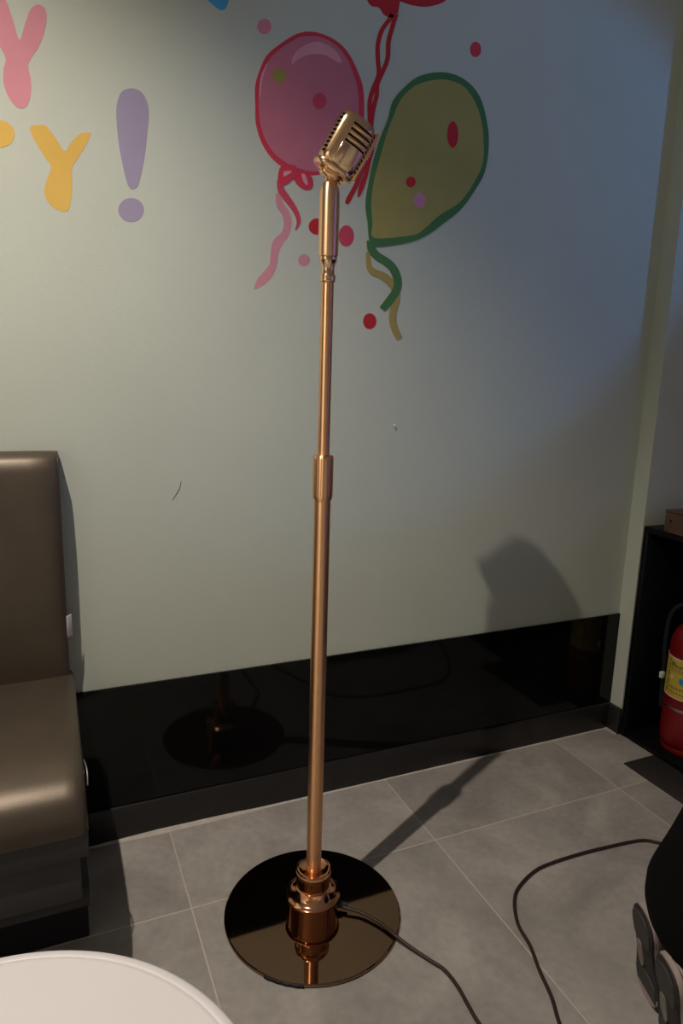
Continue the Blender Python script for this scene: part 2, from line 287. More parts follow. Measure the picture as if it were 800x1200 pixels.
MURAL={
 'pinkY':('s',[(-1.6874,1.7784),(-1.6774,1.749),(-1.6686,1.716),(-1.6584,1.7423),(-1.6483,1.7677),(-1.6397,1.7787),(-1.6299,1.7829),(-1.6214,1.7783),(-1.6191,1.7645),(-1.6242,1.7391),(-1.636,1.7108),(-1.6506,1.6878),(-1.6557,1.6738),(-1.6525,1.6525),(-1.6539,1.6273),(-1.661,1.607),(-1.6703,1.5995),(-1.6819,1.602),(-1.694,1.6176),(-1.7,1.6384),(-1.6985,1.6617),(-1.6938,1.6798),(-1.7019,1.6982),(-1.7108,1.7148),(-1.7201,1.7437),(-1.7253,1.7703),(-1.7215,1.7849),(-1.7099,1.7929),(-1.6961,1.7904)]),
 'yelY':('s',[(-1.6587,1.5686),(-1.6434,1.5747),(-1.6298,1.5746),(-1.614,1.5565),(-1.5988,1.5349),(-1.5863,1.5521),(-1.5715,1.5682),(-1.5619,1.5727),(-1.5491,1.5746),(-1.5554,1.5582),(-1.5733,1.5276),(-1.5862,1.5048),(-1.5878,1.4693),(-1.5932,1.4369),(-1.601,1.4241),(-1.6167,1.4247),(-1.6317,1.4357),(-1.6393,1.452),(-1.6351,1.4743),(-1.6263,1.4956),(-1.6257,1.5065),(-1.6393,1.5253),(-1.6537,1.5506)]),
 'yelP':('s',[(-1.7099,1.5725),(-1.6983,1.5714),(-1.6886,1.5625),(-1.6863,1.5524),(-1.6916,1.5382),(-1.7009,1.5294),(-1.7129,1.5247),(-1.7276,1.5211),(-1.7452,1.5156),(-1.7476,1.4795),(-1.7542,1.4457),(-1.7705,1.4376),(-1.7811,1.4483),(-1.7753,1.4907),(-1.7749,1.5347),(-1.7676,1.5591),(-1.7387,1.5695)]),
 'excl':('s',[(-1.4706,1.6685),(-1.4566,1.6686),(-1.4452,1.6612),(-1.4373,1.6453),(-1.4357,1.6251),(-1.4396,1.5928),(-1.4468,1.5436),(-1.4592,1.4933),(-1.4697,1.4814),(-1.4805,1.4866),(-1.4894,1.5217),(-1.4969,1.5684),(-1.4992,1.6181),(-1.4951,1.6435),(-1.4864,1.6604)]),
 'excldot':('s',[(-1.4504,1.4435),(-1.4542,1.4314),(-1.4639,1.4219),(-1.4768,1.4174),(-1.4894,1.4191),(-1.4984,1.4266),(-1.5014,1.4377),(-1.4976,1.4496),(-1.4881,1.4591),(-1.4753,1.4636),(-1.4627,1.462),(-1.4536,1.4547)]),
 'blue':('s',[(-1.3189,1.8663),(-1.312,1.857),(-1.2998,1.8504),(-1.2875,1.8452),(-1.2786,1.8486),(-1.2723,1.8593),(-1.2677,1.8804),(-1.2658,1.9147),(-1.2869,1.9328),(-1.3133,1.901)]),
 'd_pink1':('s',[(-1.1782,1.8376),(-1.1797,1.831),(-1.184,1.8251),(-1.1902,1.821),(-1.1971,1.8197),(-1.2033,1.8212),(-1.2076,1.8254),(-1.2092,1.8313),(-1.2077,1.8379),(-1.2034,1.8437),(-1.1973,1.8477),(-1.1904,1.8492),(-1.1842,1.8476),(-1.1798,1.8435)]),
 'd_red1':('s',[(-0.6532,1.8939),(-0.6542,1.8866),(-0.6581,1.8801),(-0.6641,1.8757),(-0.671,1.8744),(-0.6775,1.8764),(-0.6823,1.8813),(-0.6843,1.888),(-0.6834,1.8953),(-0.6795,1.9018),(-0.6736,1.9061),(-0.6667,1.9074),(-0.6602,1.9055),(-0.6554,1.9007)]),
 'd_red2':('s',[(-1.0462,1.4531),(-1.048,1.4453),(-1.0534,1.4386),(-1.0613,1.4344),(-1.0702,1.4335),(-1.0782,1.4361),(-1.0839,1.4416),(-1.086,1.449),(-1.0842,1.4567),(-1.0788,1.4633),(-1.071,1.4675),(-1.0621,1.4685),(-1.0541,1.466),(-1.0484,1.4605)]),
 'd_rose':('s',[(-0.9723,1.44),(-0.9739,1.4296),(-0.9791,1.4209),(-0.9869,1.4156),(-0.9956,1.4148),(-1.0036,1.4186),(-1.0092,1.4262),(-1.0115,1.4362),(-1.0099,1.4465),(-1.0047,1.4551),(-0.9971,1.4604),(-0.9884,1.4613),(-0.9804,1.4576),(-0.9746,1.4501)]),
 'd_pink2':('s',[(-1.0813,1.3764),(-1.0826,1.3706),(-1.0866,1.3657),(-1.0925,1.3627),(-1.099,1.3621),(-1.1048,1.3641),(-1.1089,1.3683),(-1.1105,1.3738),(-1.1091,1.3796),(-1.1052,1.3844),(-1.0994,1.3875),(-1.0929,1.388),(-1.087,1.3861),(-1.0829,1.3819)]),
 'd_red3':('s',[(-0.9053,1.2501),(-0.9068,1.2419),(-0.9115,1.2351),(-0.9186,1.2311),(-0.9266,1.2307),(-0.9339,1.234),(-0.9391,1.2402),(-0.9412,1.2481),(-0.9397,1.2563),(-0.9351,1.263),(-0.9281,1.267),(-0.9201,1.2674),(-0.9128,1.2643),(-0.9075,1.2581)]),
 'pb_green':('s',[(-1.1453,1.7488),(-1.1467,1.7424),(-1.151,1.7367),(-1.1571,1.7329),(-1.164,1.7317),(-1.1702,1.7334),(-1.1745,1.7375),(-1.176,1.7433),(-1.1746,1.7497),(-1.1704,1.7553),(-1.1643,1.7592),(-1.1574,1.7604),(-1.1512,1.7588),(-1.1469,1.7547)]),
 'pb_red':('s',[(-1.0499,1.7152),(-1.0513,1.7079),(-1.0557,1.7014),(-1.0622,1.6972),(-1.0694,1.696),(-1.0759,1.6981),(-1.0805,1.7031),(-1.0823,1.7098),(-1.0809,1.7171),(-1.0765,1.7235),(-1.0701,1.7278),(-1.0629,1.729),(-1.0564,1.7269),(-1.0517,1.722)]),
 'gb_red1':('s',[(-0.7051,1.6981),(-0.7057,1.6852),(-0.7093,1.6744),(-0.7152,1.6679),(-0.7221,1.6669),(-0.7287,1.6716),(-0.7337,1.6811),(-0.7362,1.6935),(-0.7355,1.7063),(-0.7319,1.717),(-0.7261,1.7235),(-0.7192,1.7246),(-0.7126,1.72),(-0.7075,1.7105)]),
 'gb_red2':('s',[(-0.8162,1.5772),(-0.8172,1.5719),(-0.8206,1.5673),(-0.8257,1.5643),(-0.8314,1.5636),(-0.8367,1.5653),(-0.8405,1.5689),(-0.8421,1.5739),(-0.8411,1.5792),(-0.8377,1.5838),(-0.8327,1.5867),(-0.827,1.5875),(-0.8216,1.5859),(-0.8178,1.5822)]),
 'gb_pink':('s',[(-0.7859,1.5396),(-0.7871,1.5324),(-0.7914,1.5261),(-0.7978,1.5222),(-0.8051,1.5214),(-0.8119,1.5238),(-0.8168,1.5289),(-0.8188,1.5358),(-0.8176,1.543),(-0.8134,1.5492),(-0.807,1.5531),(-0.7997,1.554),(-0.7929,1.5516),(-0.788,1.5465)]),
 'pb_out':('s',[(-1.0912,1.8452),(-1.0684,1.8464),(-1.0391,1.8422),(-1.0111,1.8299),(-0.9908,1.8108),(-0.9741,1.7854),(-0.9614,1.7581),(-0.9567,1.7193),(-0.9582,1.6763),(-0.9686,1.6371),(-0.9962,1.5971),(-1.0273,1.5731),(-1.0625,1.5622),(-1.0892,1.5578),(-1.1198,1.5609),(-1.1568,1.5691),(-1.1824,1.5872),(-1.2009,1.6136),(-1.2116,1.6458),(-1.2127,1.6774),(-1.2137,1.7021),(-1.2119,1.7238),(-1.2017,1.7535),(-1.1877,1.7806),(-1.1595,1.8072),(-1.1281,1.8305),(-1.1087,1.8401)]),
 'pb_in':('s',[(-1.093,1.8358),(-1.0692,1.8388),(-1.0429,1.8347),(-1.0202,1.824),(-1.001,1.8055),(-0.9866,1.7814),(-0.9751,1.7548),(-0.9705,1.717),(-0.9711,1.6761),(-0.9805,1.6389),(-1.0049,1.6031),(-1.0317,1.5806),(-1.0627,1.5684),(-1.0894,1.5658),(-1.1179,1.569),(-1.15,1.5796),(-1.1737,1.5953),(-1.1923,1.62),(-1.2021,1.6489),(-1.2051,1.6786),(-1.2052,1.7035),(-1.2025,1.7255),(-1.1941,1.75),(-1.1811,1.7753),(-1.1546,1.8016),(-1.1241,1.8239),(-1.1086,1.8319)]),
 'pb_hi':('s',[(-1.132,1.7745),(-1.1274,1.7919),(-1.1082,1.8121),(-1.0759,1.8283),(-1.0416,1.8241),(-1.024,1.8131),(-1.0163,1.7975),(-1.0359,1.8007),(-1.0604,1.8062),(-1.0902,1.8006),(-1.1156,1.7875)]),
 'pb_hi2':('r',[(-1.1879,1.7648),(-1.1896,1.7619),(-1.1919,1.7578),(-1.1945,1.753),(-1.1971,1.748),(-1.1992,1.7432),(-1.2005,1.7386),(-1.2017,1.7341),(-1.2026,1.7296),(-1.2033,1.7251),(-1.2039,1.7205),(-1.204,1.7155),(-1.204,1.7101),(-1.2038,1.7048),(-1.2035,1.7004),(-1.2033,1.6972)],[(-1.1854,1.7642),(-1.1867,1.7612),(-1.1887,1.757),(-1.1909,1.7522),(-1.1931,1.7472),(-1.1947,1.7427),(-1.196,1.7384),(-1.197,1.7341),(-1.1979,1.7298),(-1.1986,1.7253),(-1.1992,1.7209),(-1.1999,1.716),(-1.2004,1.7106),(-1.2007,1.7053),(-1.2011,1.7008),(-1.2014,1.6975)]),
 'pb_bowl':('s',[(-1.1518,1.568),(-1.1595,1.5521),(-1.1593,1.5346),(-1.1454,1.5294),(-1.1275,1.5422),(-1.1156,1.5561),(-1.122,1.5729)]),
 'pb_bowr':('s',[(-1.1259,1.5653),(-1.1215,1.5412),(-1.107,1.5288),(-1.0906,1.5255),(-1.0794,1.5322),(-1.0777,1.545),(-1.0831,1.5568),(-1.1016,1.5668)]),
 'pb_bh1':('s',[(-1.1486,1.5518),(-1.1457,1.5574),(-1.1318,1.5602),(-1.1307,1.5568),(-1.1416,1.5492),(-1.1466,1.5468)]),
 'pb_bh2':('s',[(-1.1055,1.5566),(-1.0974,1.5567),(-1.091,1.5433),(-1.0918,1.5352),(-1.1001,1.5404)]),
 'pb_str':('r',[(-1.1623,1.5376),(-1.1624,1.535),(-1.1625,1.5312),(-1.1625,1.5265),(-1.162,1.5214),(-1.1607,1.5163),(-1.1583,1.512),(-1.1555,1.5083),(-1.1524,1.5049),(-1.1494,1.5017),(-1.1465,1.4985),(-1.143,1.4952),(-1.1393,1.4917),(-1.1356,1.4883),(-1.1321,1.4851),(-1.1291,1.4819),(-1.1265,1.4787),(-1.124,1.4755),(-1.1218,1.4724),(-1.1199,1.4695),(-1.1184,1.4666),(-1.1172,1.464),(-1.1163,1.4616),(-1.1157,1.4594),(-1.1154,1.4571),(-1.1154,1.4548),(-1.1154,1.4519),(-1.1161,1.4482),(-1.1172,1.4444),(-1.1181,1.4411),(-1.1185,1.4386)],[(-1.1485,1.5397),(-1.1482,1.537),(-1.1479,1.5333),(-1.1475,1.5293),(-1.1468,1.5256),(-1.1457,1.5228),(-1.1443,1.5203),(-1.1423,1.5177),(-1.1397,1.5148),(-1.1366,1.5117),(-1.1336,1.5084),(-1.1307,1.5048),(-1.1275,1.5011),(-1.1242,1.4972),(-1.121,1.4933),(-1.1181,1.4894),(-1.1155,1.4856),(-1.1132,1.4819),(-1.1111,1.4782),(-1.1093,1.4746),(-1.1078,1.471),(-1.1068,1.4676),(-1.1061,1.4644),(-1.1057,1.4612),(-1.1058,1.4578),(-1.1063,1.4543),(-1.1081,1.4505),(-1.1104,1.4467),(-1.1129,1.4431),(-1.1152,1.4401),(-1.117,1.4381)]),
 'pb_str2':('r',[(-1.165,1.5104),(-1.1652,1.5069),(-1.1652,1.5018),(-1.165,1.4958),(-1.1644,1.4896),(-1.1632,1.4836),(-1.1603,1.4788),(-1.1569,1.4749),(-1.1538,1.4718),(-1.1514,1.4692),(-1.1497,1.4667),(-1.1483,1.4638),(-1.147,1.4606),(-1.1461,1.4575),(-1.1455,1.4544),(-1.1454,1.451),(-1.1456,1.4472),(-1.1462,1.4429),(-1.1471,1.4386),(-1.1485,1.4344),(-1.1501,1.4308),(-1.1527,1.4277),(-1.1563,1.4243),(-1.1608,1.4204),(-1.1656,1.4157),(-1.17,1.4103),(-1.1723,1.4044),(-1.1738,1.3989),(-1.1746,1.3938),(-1.1752,1.389),(-1.1757,1.3841),(-1.1763,1.3788),(-1.1765,1.3736),(-1.1767,1.3689),(-1.177,1.3647),(-1.1777,1.3611),(-1.1796,1.3576),(-1.1819,1.354),(-1.1846,1.3505),(-1.1874,1.347),(-1.1903,1.3437),(-1.1927,1.3407),(-1.1954,1.3378),(-1.1985,1.3347),(-1.2019,1.3314),(-1.2054,1.3278),(-1.2076,1.3229),(-1.2099,1.3178),(-1.2122,1.3128),(-1.2138,1.3084),(-1.2147,1.305)],[(-1.1552,1.5129),(-1.1538,1.5096),(-1.1522,1.5049),(-1.1505,1.4997),(-1.1485,1.4948),(-1.1465,1.4913),(-1.1449,1.4887),(-1.1426,1.4861),(-1.1396,1.4832),(-1.1363,1.4796),(-1.1335,1.4755),(-1.1314,1.4712),(-1.1297,1.467),(-1.1283,1.4626),(-1.1274,1.4578),(-1.1272,1.4527),(-1.1274,1.4474),(-1.1282,1.442),(-1.1295,1.4363),(-1.1313,1.4305),(-1.1339,1.4247),(-1.1373,1.4188),(-1.1414,1.4134),(-1.1452,1.4088),(-1.1481,1.405),(-1.1498,1.4017),(-1.1518,1.3988),(-1.1535,1.3954),(-1.155,1.3915),(-1.1564,1.3873),(-1.1578,1.383),(-1.1585,1.3788),(-1.1589,1.3742),(-1.1592,1.3692),(-1.1599,1.3637),(-1.1613,1.358),(-1.1629,1.3525),(-1.1649,1.3473),(-1.1673,1.3424),(-1.1698,1.3376),(-1.1725,1.3331),(-1.1759,1.3288),(-1.1795,1.325),(-1.183,1.3215),(-1.1862,1.3184),(-1.1892,1.3153),(-1.1939,1.3126),(-1.1989,1.3096),(-1.2038,1.3066),(-1.2082,1.3042),(-1.2117,1.3027)]),
 'rb_body':('s',[(-0.8774,1.9496),(-0.8466,1.9476),(-0.8111,1.9516),(-0.7801,1.9625),(-0.7558,1.9773),(-0.7188,2.0116),(-0.6997,2.0683),(-0.7283,2.1388),(-0.8085,2.1603),(-0.8927,2.1225),(-0.9419,2.0534),(-0.9494,1.9859),(-0.9228,1.9551)]),
 'rb_knot':('s',[(-0.9645,1.9461),(-0.9578,1.9342),(-0.9469,1.9247),(-0.9279,1.9254),(-0.9167,1.915),(-0.9015,1.9113),(-0.8908,1.9135),(-0.8805,1.9251),(-0.8773,1.948),(-0.874,1.9691),(-0.9171,1.9698)]),
 'rb_s1':('r',[(-0.9003,1.9192),(-0.901,1.9179),(-0.9017,1.9161),(-0.9027,1.9141),(-0.904,1.9116),(-0.9059,1.9085),(-0.9087,1.9045),(-0.9125,1.8996),(-0.9168,1.8941),(-0.9209,1.8881),(-0.9243,1.882),(-0.927,1.8758),(-0.9291,1.8696),(-0.9308,1.8633),(-0.9322,1.8569),(-0.9331,1.8506),(-0.9335,1.8443),(-0.9334,1.838),(-0.9329,1.8319),(-0.9324,1.8259),(-0.9318,1.8198),(-0.931,1.8136),(-0.9298,1.8076),(-0.9287,1.8017),(-0.9281,1.7961),(-0.9283,1.7908),(-0.9296,1.7856),(-0.9318,1.7802),(-0.9345,1.7745),(-0.9373,1.7685),(-0.9398,1.7624),(-0.9419,1.7566),(-0.944,1.7508),(-0.9459,1.7448),(-0.9475,1.7385),(-0.9485,1.7317),(-0.9489,1.7243),(-0.9487,1.7166),(-0.9481,1.7087),(-0.9475,1.7011),(-0.947,1.6941),(-0.9468,1.6876),(-0.9464,1.6816),(-0.9462,1.6758),(-0.9459,1.67),(-0.9458,1.6639),(-0.9457,1.6575),(-0.9456,1.6509),(-0.9456,1.6443),(-0.9459,1.638),(-0.9466,1.632),(-0.948,1.6263),(-0.9498,1.6206),(-0.952,1.615),(-0.9542,1.6094),(-0.9562,1.6041),(-0.9579,1.5993),(-0.9594,1.595),(-0.9608,1.5909),(-0.9623,1.5867),(-0.9641,1.582),(-0.9659,1.5769),(-0.9678,1.5716),(-0.9698,1.5661),(-0.9721,1.5604),(-0.9748,1.5545),(-0.9785,1.5477),(-0.9829,1.5399),(-0.9876,1.5321),(-0.9918,1.5251),(-0.9951,1.5194),(-0.9964,1.5153),(-0.997,1.5124),(-0.997,1.5105),(-0.9967,1.5093),(-0.9963,1.5084)],[(-0.8904,1.9178),(-0.891,1.9166),(-0.8917,1.9148),(-0.8928,1.9124),(-0.8944,1.9094),(-0.8967,1.9056),(-0.8999,1.9012),(-0.9038,1.8962),(-0.9079,1.8908),(-0.9116,1.8854),(-0.9146,1.8802),(-0.9169,1.8749),(-0.9188,1.8692),(-0.9204,1.8633),(-0.9216,1.8574),(-0.9225,1.8516),(-0.9229,1.8459),(-0.9227,1.8401),(-0.9223,1.8342),(-0.9217,1.8282),(-0.9211,1.8222),(-0.9204,1.8164),(-0.9192,1.8105),(-0.9181,1.8043),(-0.9174,1.798),(-0.9176,1.7914),(-0.9192,1.7848),(-0.9217,1.7785),(-0.9246,1.7725),(-0.9273,1.7668),(-0.9296,1.7611),(-0.9316,1.7554),(-0.9337,1.7498),(-0.9355,1.7442),(-0.9369,1.7385),(-0.9378,1.7325),(-0.9381,1.7258),(-0.9379,1.7184),(-0.9374,1.7107),(-0.9367,1.7031),(-0.9363,1.6959),(-0.936,1.6894),(-0.9356,1.6833),(-0.9353,1.6775),(-0.9351,1.6715),(-0.935,1.6654),(-0.9349,1.6589),(-0.9347,1.6522),(-0.9347,1.6454),(-0.9351,1.6386),(-0.9359,1.6319),(-0.9374,1.6254),(-0.9394,1.6191),(-0.9417,1.6132),(-0.9439,1.6076),(-0.9459,1.6024),(-0.9475,1.5977),(-0.949,1.5934),(-0.9504,1.5893),(-0.952,1.585),(-0.9537,1.5803),(-0.9556,1.5752),(-0.9575,1.5699),(-0.9596,1.5642),(-0.962,1.5582),(-0.9649,1.5518),(-0.9683,1.5446),(-0.9725,1.5365),(-0.9768,1.5285),(-0.9806,1.5213),(-0.9833,1.5158),(-0.9857,1.5124),(-0.9872,1.5104),(-0.9883,1.5092),(-0.9892,1.5083),(-0.9901,1.5074)]),
 'rb_s2':('r',[(-0.8898,1.921),(-0.891,1.9175),(-0.8926,1.9125),(-0.8945,1.9067),(-0.8965,1.9004),(-0.8983,1.8943),(-0.9001,1.8883),(-0.902,1.882),(-0.9038,1.8754),(-0.9055,1.8687),(-0.9067,1.8618),(-0.9072,1.8548),(-0.9071,1.8478),(-0.9068,1.841),(-0.9067,1.8346),(-0.9073,1.8288),(-0.9085,1.8236),(-0.9101,1.8188),(-0.912,1.814),(-0.9143,1.809),(-0.9166,1.8036),(-0.9193,1.7978),(-0.9224,1.7916),(-0.9256,1.7852),(-0.9285,1.7787),(-0.9307,1.7724),(-0.9317,1.7665),(-0.9319,1.7611),(-0.9317,1.7562),(-0.9315,1.7516),(-0.9319,1.747),(-0.9328,1.7423),(-0.9341,1.7374),(-0.9355,1.7323),(-0.937,1.727),(-0.9383,1.7214),(-0.9394,1.7156),(-0.9404,1.7097),(-0.9413,1.7036),(-0.942,1.6976),(-0.9426,1.6917),(-0.9429,1.686),(-0.9431,1.6805),(-0.9431,1.675),(-0.9429,1.6696),(-0.9426,1.6641),(-0.9417,1.6586),(-0.9404,1.6533),(-0.9392,1.6484),(-0.9383,1.6434),(-0.9382,1.6382),(-0.9391,1.6323),(-0.9407,1.6256),(-0.9427,1.6186),(-0.9448,1.6115),(-0.9466,1.6049),(-0.9478,1.5991),(-0.9488,1.5938),(-0.9497,1.5889),(-0.9507,1.584),(-0.9521,1.5787),(-0.9541,1.5729),(-0.9565,1.5666),(-0.9591,1.5602),(-0.9616,1.554),(-0.9639,1.5483),(-0.9648,1.5429),(-0.9656,1.5378),(-0.9662,1.5331),(-0.9666,1.5293),(-0.9666,1.5264)],[(-0.8794,1.9205),(-0.8806,1.917),(-0.8822,1.912),(-0.8841,1.9062),(-0.886,1.9),(-0.8878,1.894),(-0.8896,1.8879),(-0.8915,1.8817),(-0.8933,1.8753),(-0.8948,1.8689),(-0.896,1.8627),(-0.8964,1.8564),(-0.8963,1.8497),(-0.896,1.8429),(-0.8959,1.836),(-0.8965,1.8294),(-0.8979,1.8233),(-0.8998,1.8177),(-0.9019,1.8125),(-0.9042,1.8074),(-0.9065,1.802),(-0.9093,1.7959),(-0.9125,1.7896),(-0.9156,1.7833),(-0.9183,1.7773),(-0.9202,1.772),(-0.921,1.7673),(-0.9211,1.7627),(-0.9209,1.758),(-0.9207,1.7529),(-0.9211,1.7475),(-0.9222,1.7421),(-0.9236,1.7368),(-0.925,1.7317),(-0.9265,1.7265),(-0.9277,1.7213),(-0.9287,1.7157),(-0.9297,1.7099),(-0.9306,1.704),(-0.9313,1.6981),(-0.9318,1.6925),(-0.9321,1.6871),(-0.9323,1.6818),(-0.9323,1.6765),(-0.9321,1.6713),(-0.9318,1.6662),(-0.931,1.6613),(-0.9298,1.6564),(-0.9284,1.6511),(-0.9275,1.6454),(-0.9273,1.639),(-0.9283,1.632),(-0.93,1.6248),(-0.9322,1.6175),(-0.9342,1.6105),(-0.9359,1.6042),(-0.9371,1.5987),(-0.938,1.5936),(-0.9389,1.5885),(-0.94,1.5833),(-0.9415,1.5776),(-0.9432,1.5714),(-0.9453,1.5648),(-0.9475,1.5582),(-0.9496,1.5519),(-0.9513,1.5463),(-0.9539,1.5413),(-0.9564,1.5364),(-0.9586,1.5321),(-0.9607,1.5284),(-0.9624,1.5258)]),
 'gb_out':('s',[(-0.7732,1.8224),(-0.7336,1.8268),(-0.6973,1.8213),(-0.6643,1.8047),(-0.6412,1.7785),(-0.6239,1.7373),(-0.6162,1.7057),(-0.6151,1.6639),(-0.6229,1.6205),(-0.6463,1.5799),(-0.6852,1.5296),(-0.7403,1.4869),(-0.774,1.4627),(-0.8194,1.4415),(-0.8782,1.4271),(-0.9169,1.4215),(-0.932,1.4335),(-0.9381,1.4729),(-0.9452,1.5116),(-0.9394,1.5597),(-0.9293,1.6081),(-0.9128,1.6615),(-0.8959,1.7022),(-0.8845,1.7418),(-0.8572,1.7752),(-0.8204,1.805)]),
 'gb_in':('s',[(-0.756,1.81),(-0.7157,1.8098),(-0.6846,1.7975),(-0.6565,1.7684),(-0.6401,1.7348),(-0.6323,1.7023),(-0.6282,1.6532),(-0.6437,1.6099),(-0.6866,1.5493),(-0.7466,1.509),(-0.7958,1.4664),(-0.8295,1.4542),(-0.9199,1.4405),(-0.9259,1.4742),(-0.9312,1.5207),(-0.9255,1.5699),(-0.915,1.61),(-0.8987,1.6673),(-0.8819,1.7116),(-0.8648,1.7487),(-0.8327,1.7812),(-0.7949,1.7995)]),
 'gb_s1':('r',[(-0.9387,1.4326),(-0.9385,1.4301),(-0.9383,1.4263),(-0.9379,1.4214),(-0.9369,1.4162),(-0.9349,1.411),(-0.932,1.4065),(-0.9285,1.4028),(-0.9248,1.3994),(-0.9208,1.3965),(-0.9165,1.3936),(-0.9117,1.391),(-0.9066,1.3888),(-0.9018,1.387),(-0.8975,1.3853),(-0.8937,1.3835),(-0.8899,1.3814),(-0.8861,1.3793),(-0.8826,1.3772),(-0.8795,1.3751),(-0.8769,1.3729),(-0.8744,1.3703),(-0.872,1.3673),(-0.8698,1.3641),(-0.8678,1.3608),(-0.8662,1.3576),(-0.8648,1.3545),(-0.8638,1.3514),(-0.863,1.3484),(-0.8626,1.3454),(-0.8625,1.3424),(-0.8627,1.3391),(-0.8632,1.3358),(-0.864,1.3323),(-0.8651,1.3289),(-0.8665,1.3255),(-0.8683,1.3222),(-0.8705,1.3189),(-0.8732,1.3153),(-0.8763,1.3114),(-0.8796,1.3074),(-0.883,1.3027),(-0.8871,1.2974),(-0.8913,1.2922),(-0.895,1.2876),(-0.8974,1.2843)],[(-0.9186,1.4351),(-0.9184,1.4324),(-0.9182,1.4286),(-0.9178,1.4247),(-0.9172,1.4213),(-0.9163,1.4189),(-0.915,1.417),(-0.9129,1.4148),(-0.9103,1.4125),(-0.9072,1.4102),(-0.9041,1.4082),(-0.9008,1.4064),(-0.8969,1.4048),(-0.8923,1.403),(-0.8874,1.4011),(-0.8825,1.3988),(-0.878,1.3965),(-0.8737,1.3942),(-0.8694,1.3916),(-0.8651,1.3886),(-0.861,1.3852),(-0.8574,1.3814),(-0.8541,1.3775),(-0.8512,1.3733),(-0.8487,1.3691),(-0.8466,1.365),(-0.8448,1.3608),(-0.8433,1.3566),(-0.8422,1.3522),(-0.8415,1.3477),(-0.8413,1.3431),(-0.8416,1.3384),(-0.8423,1.3336),(-0.8434,1.3288),(-0.845,1.324),(-0.847,1.3192),(-0.8496,1.3145),(-0.8525,1.31),(-0.8557,1.3057),(-0.8591,1.3016),(-0.8626,1.2973),(-0.867,1.2927),(-0.8721,1.2876),(-0.8772,1.2827),(-0.8816,1.2786),(-0.8847,1.2758)]),
 'gb_s2':('r',[(-0.9389,1.4078),(-0.939,1.4034),(-0.939,1.3969),(-0.9389,1.3895),(-0.9384,1.3822),(-0.9374,1.376),(-0.936,1.3711),(-0.934,1.367),(-0.9313,1.3634),(-0.928,1.3603),(-0.9238,1.3573),(-0.9182,1.3549),(-0.9121,1.3532),(-0.9063,1.3519),(-0.9012,1.3506),(-0.897,1.3489),(-0.8928,1.3468),(-0.8885,1.3443),(-0.8843,1.3415),(-0.8803,1.3385),(-0.8769,1.3355),(-0.8737,1.3325),(-0.8708,1.3293),(-0.8683,1.326),(-0.8661,1.3226),(-0.8644,1.3194),(-0.8634,1.3165),(-0.8627,1.3139),(-0.8624,1.3112),(-0.8625,1.308),(-0.8628,1.3043),(-0.8638,1.2998),(-0.8655,1.2944),(-0.8675,1.2883),(-0.8695,1.2819),(-0.8708,1.2756),(-0.8714,1.2699),(-0.8715,1.2646),(-0.8712,1.2595),(-0.8705,1.2546),(-0.8696,1.2498),(-0.8684,1.2451),(-0.8668,1.2406),(-0.865,1.2363),(-0.863,1.2321),(-0.8608,1.2279),(-0.858,1.2234),(-0.8547,1.2187),(-0.8514,1.2142),(-0.8485,1.2105),(-0.8465,1.2079)],[(-0.9299,1.4089),(-0.9291,1.4045),(-0.9283,1.3981),(-0.9272,1.3911),(-0.9259,1.3844),(-0.9243,1.3796),(-0.9226,1.3766),(-0.9209,1.3746),(-0.9191,1.3733),(-0.9169,1.3722),(-0.9141,1.371),(-0.9109,1.3698),(-0.9063,1.3688),(-0.9005,1.3677),(-0.894,1.3662),(-0.8875,1.364),(-0.8818,1.3612),(-0.8764,1.3581),(-0.8712,1.3547),(-0.8664,1.3511),(-0.862,1.3473),(-0.8581,1.3432),(-0.8546,1.3389),(-0.8515,1.3345),(-0.8488,1.33),(-0.8467,1.3255),(-0.8451,1.3211),(-0.8441,1.3168),(-0.8436,1.3124),(-0.8436,1.3079),(-0.8441,1.3027),(-0.8453,1.2968),(-0.8473,1.2905),(-0.8493,1.2844),(-0.8511,1.2788),(-0.8521,1.2739),(-0.8525,1.2695),(-0.8526,1.2653),(-0.8523,1.2612),(-0.8518,1.2571),(-0.851,1.2532),(-0.8501,1.2495),(-0.8488,1.246),(-0.8473,1.2425),(-0.8455,1.2388),(-0.8436,1.2351),(-0.8415,1.231),(-0.8388,1.2265),(-0.8361,1.222),(-0.8336,1.2181),(-0.832,1.2153)]),
 'scratch':('r',[(-1.3848,0.8723),(-1.3852,0.8702),(-1.3857,0.8672),(-1.3863,0.8638),(-1.3872,0.8602),(-1.3882,0.8569),(-1.3896,0.8539),(-1.3914,0.8507),(-1.3933,0.8476),(-1.3953,0.8445),(-1.3971,0.8417),(-1.3988,0.8389),(-1.4006,0.8362),(-1.4022,0.8337),(-1.4037,0.8316),(-1.4046,0.83)],[(-1.3837,0.8721),(-1.384,0.87),(-1.3843,0.867),(-1.3849,0.8634),(-1.3856,0.8597),(-1.3866,0.8563),(-1.3881,0.853),(-1.3899,0.8498),(-1.3919,0.8466),(-1.3938,0.8435),(-1.3956,0.8407),(-1.3975,0.838),(-1.3994,0.8353),(-1.4012,0.8329),(-1.4028,0.8309),(-1.4039,0.8294)]),
}

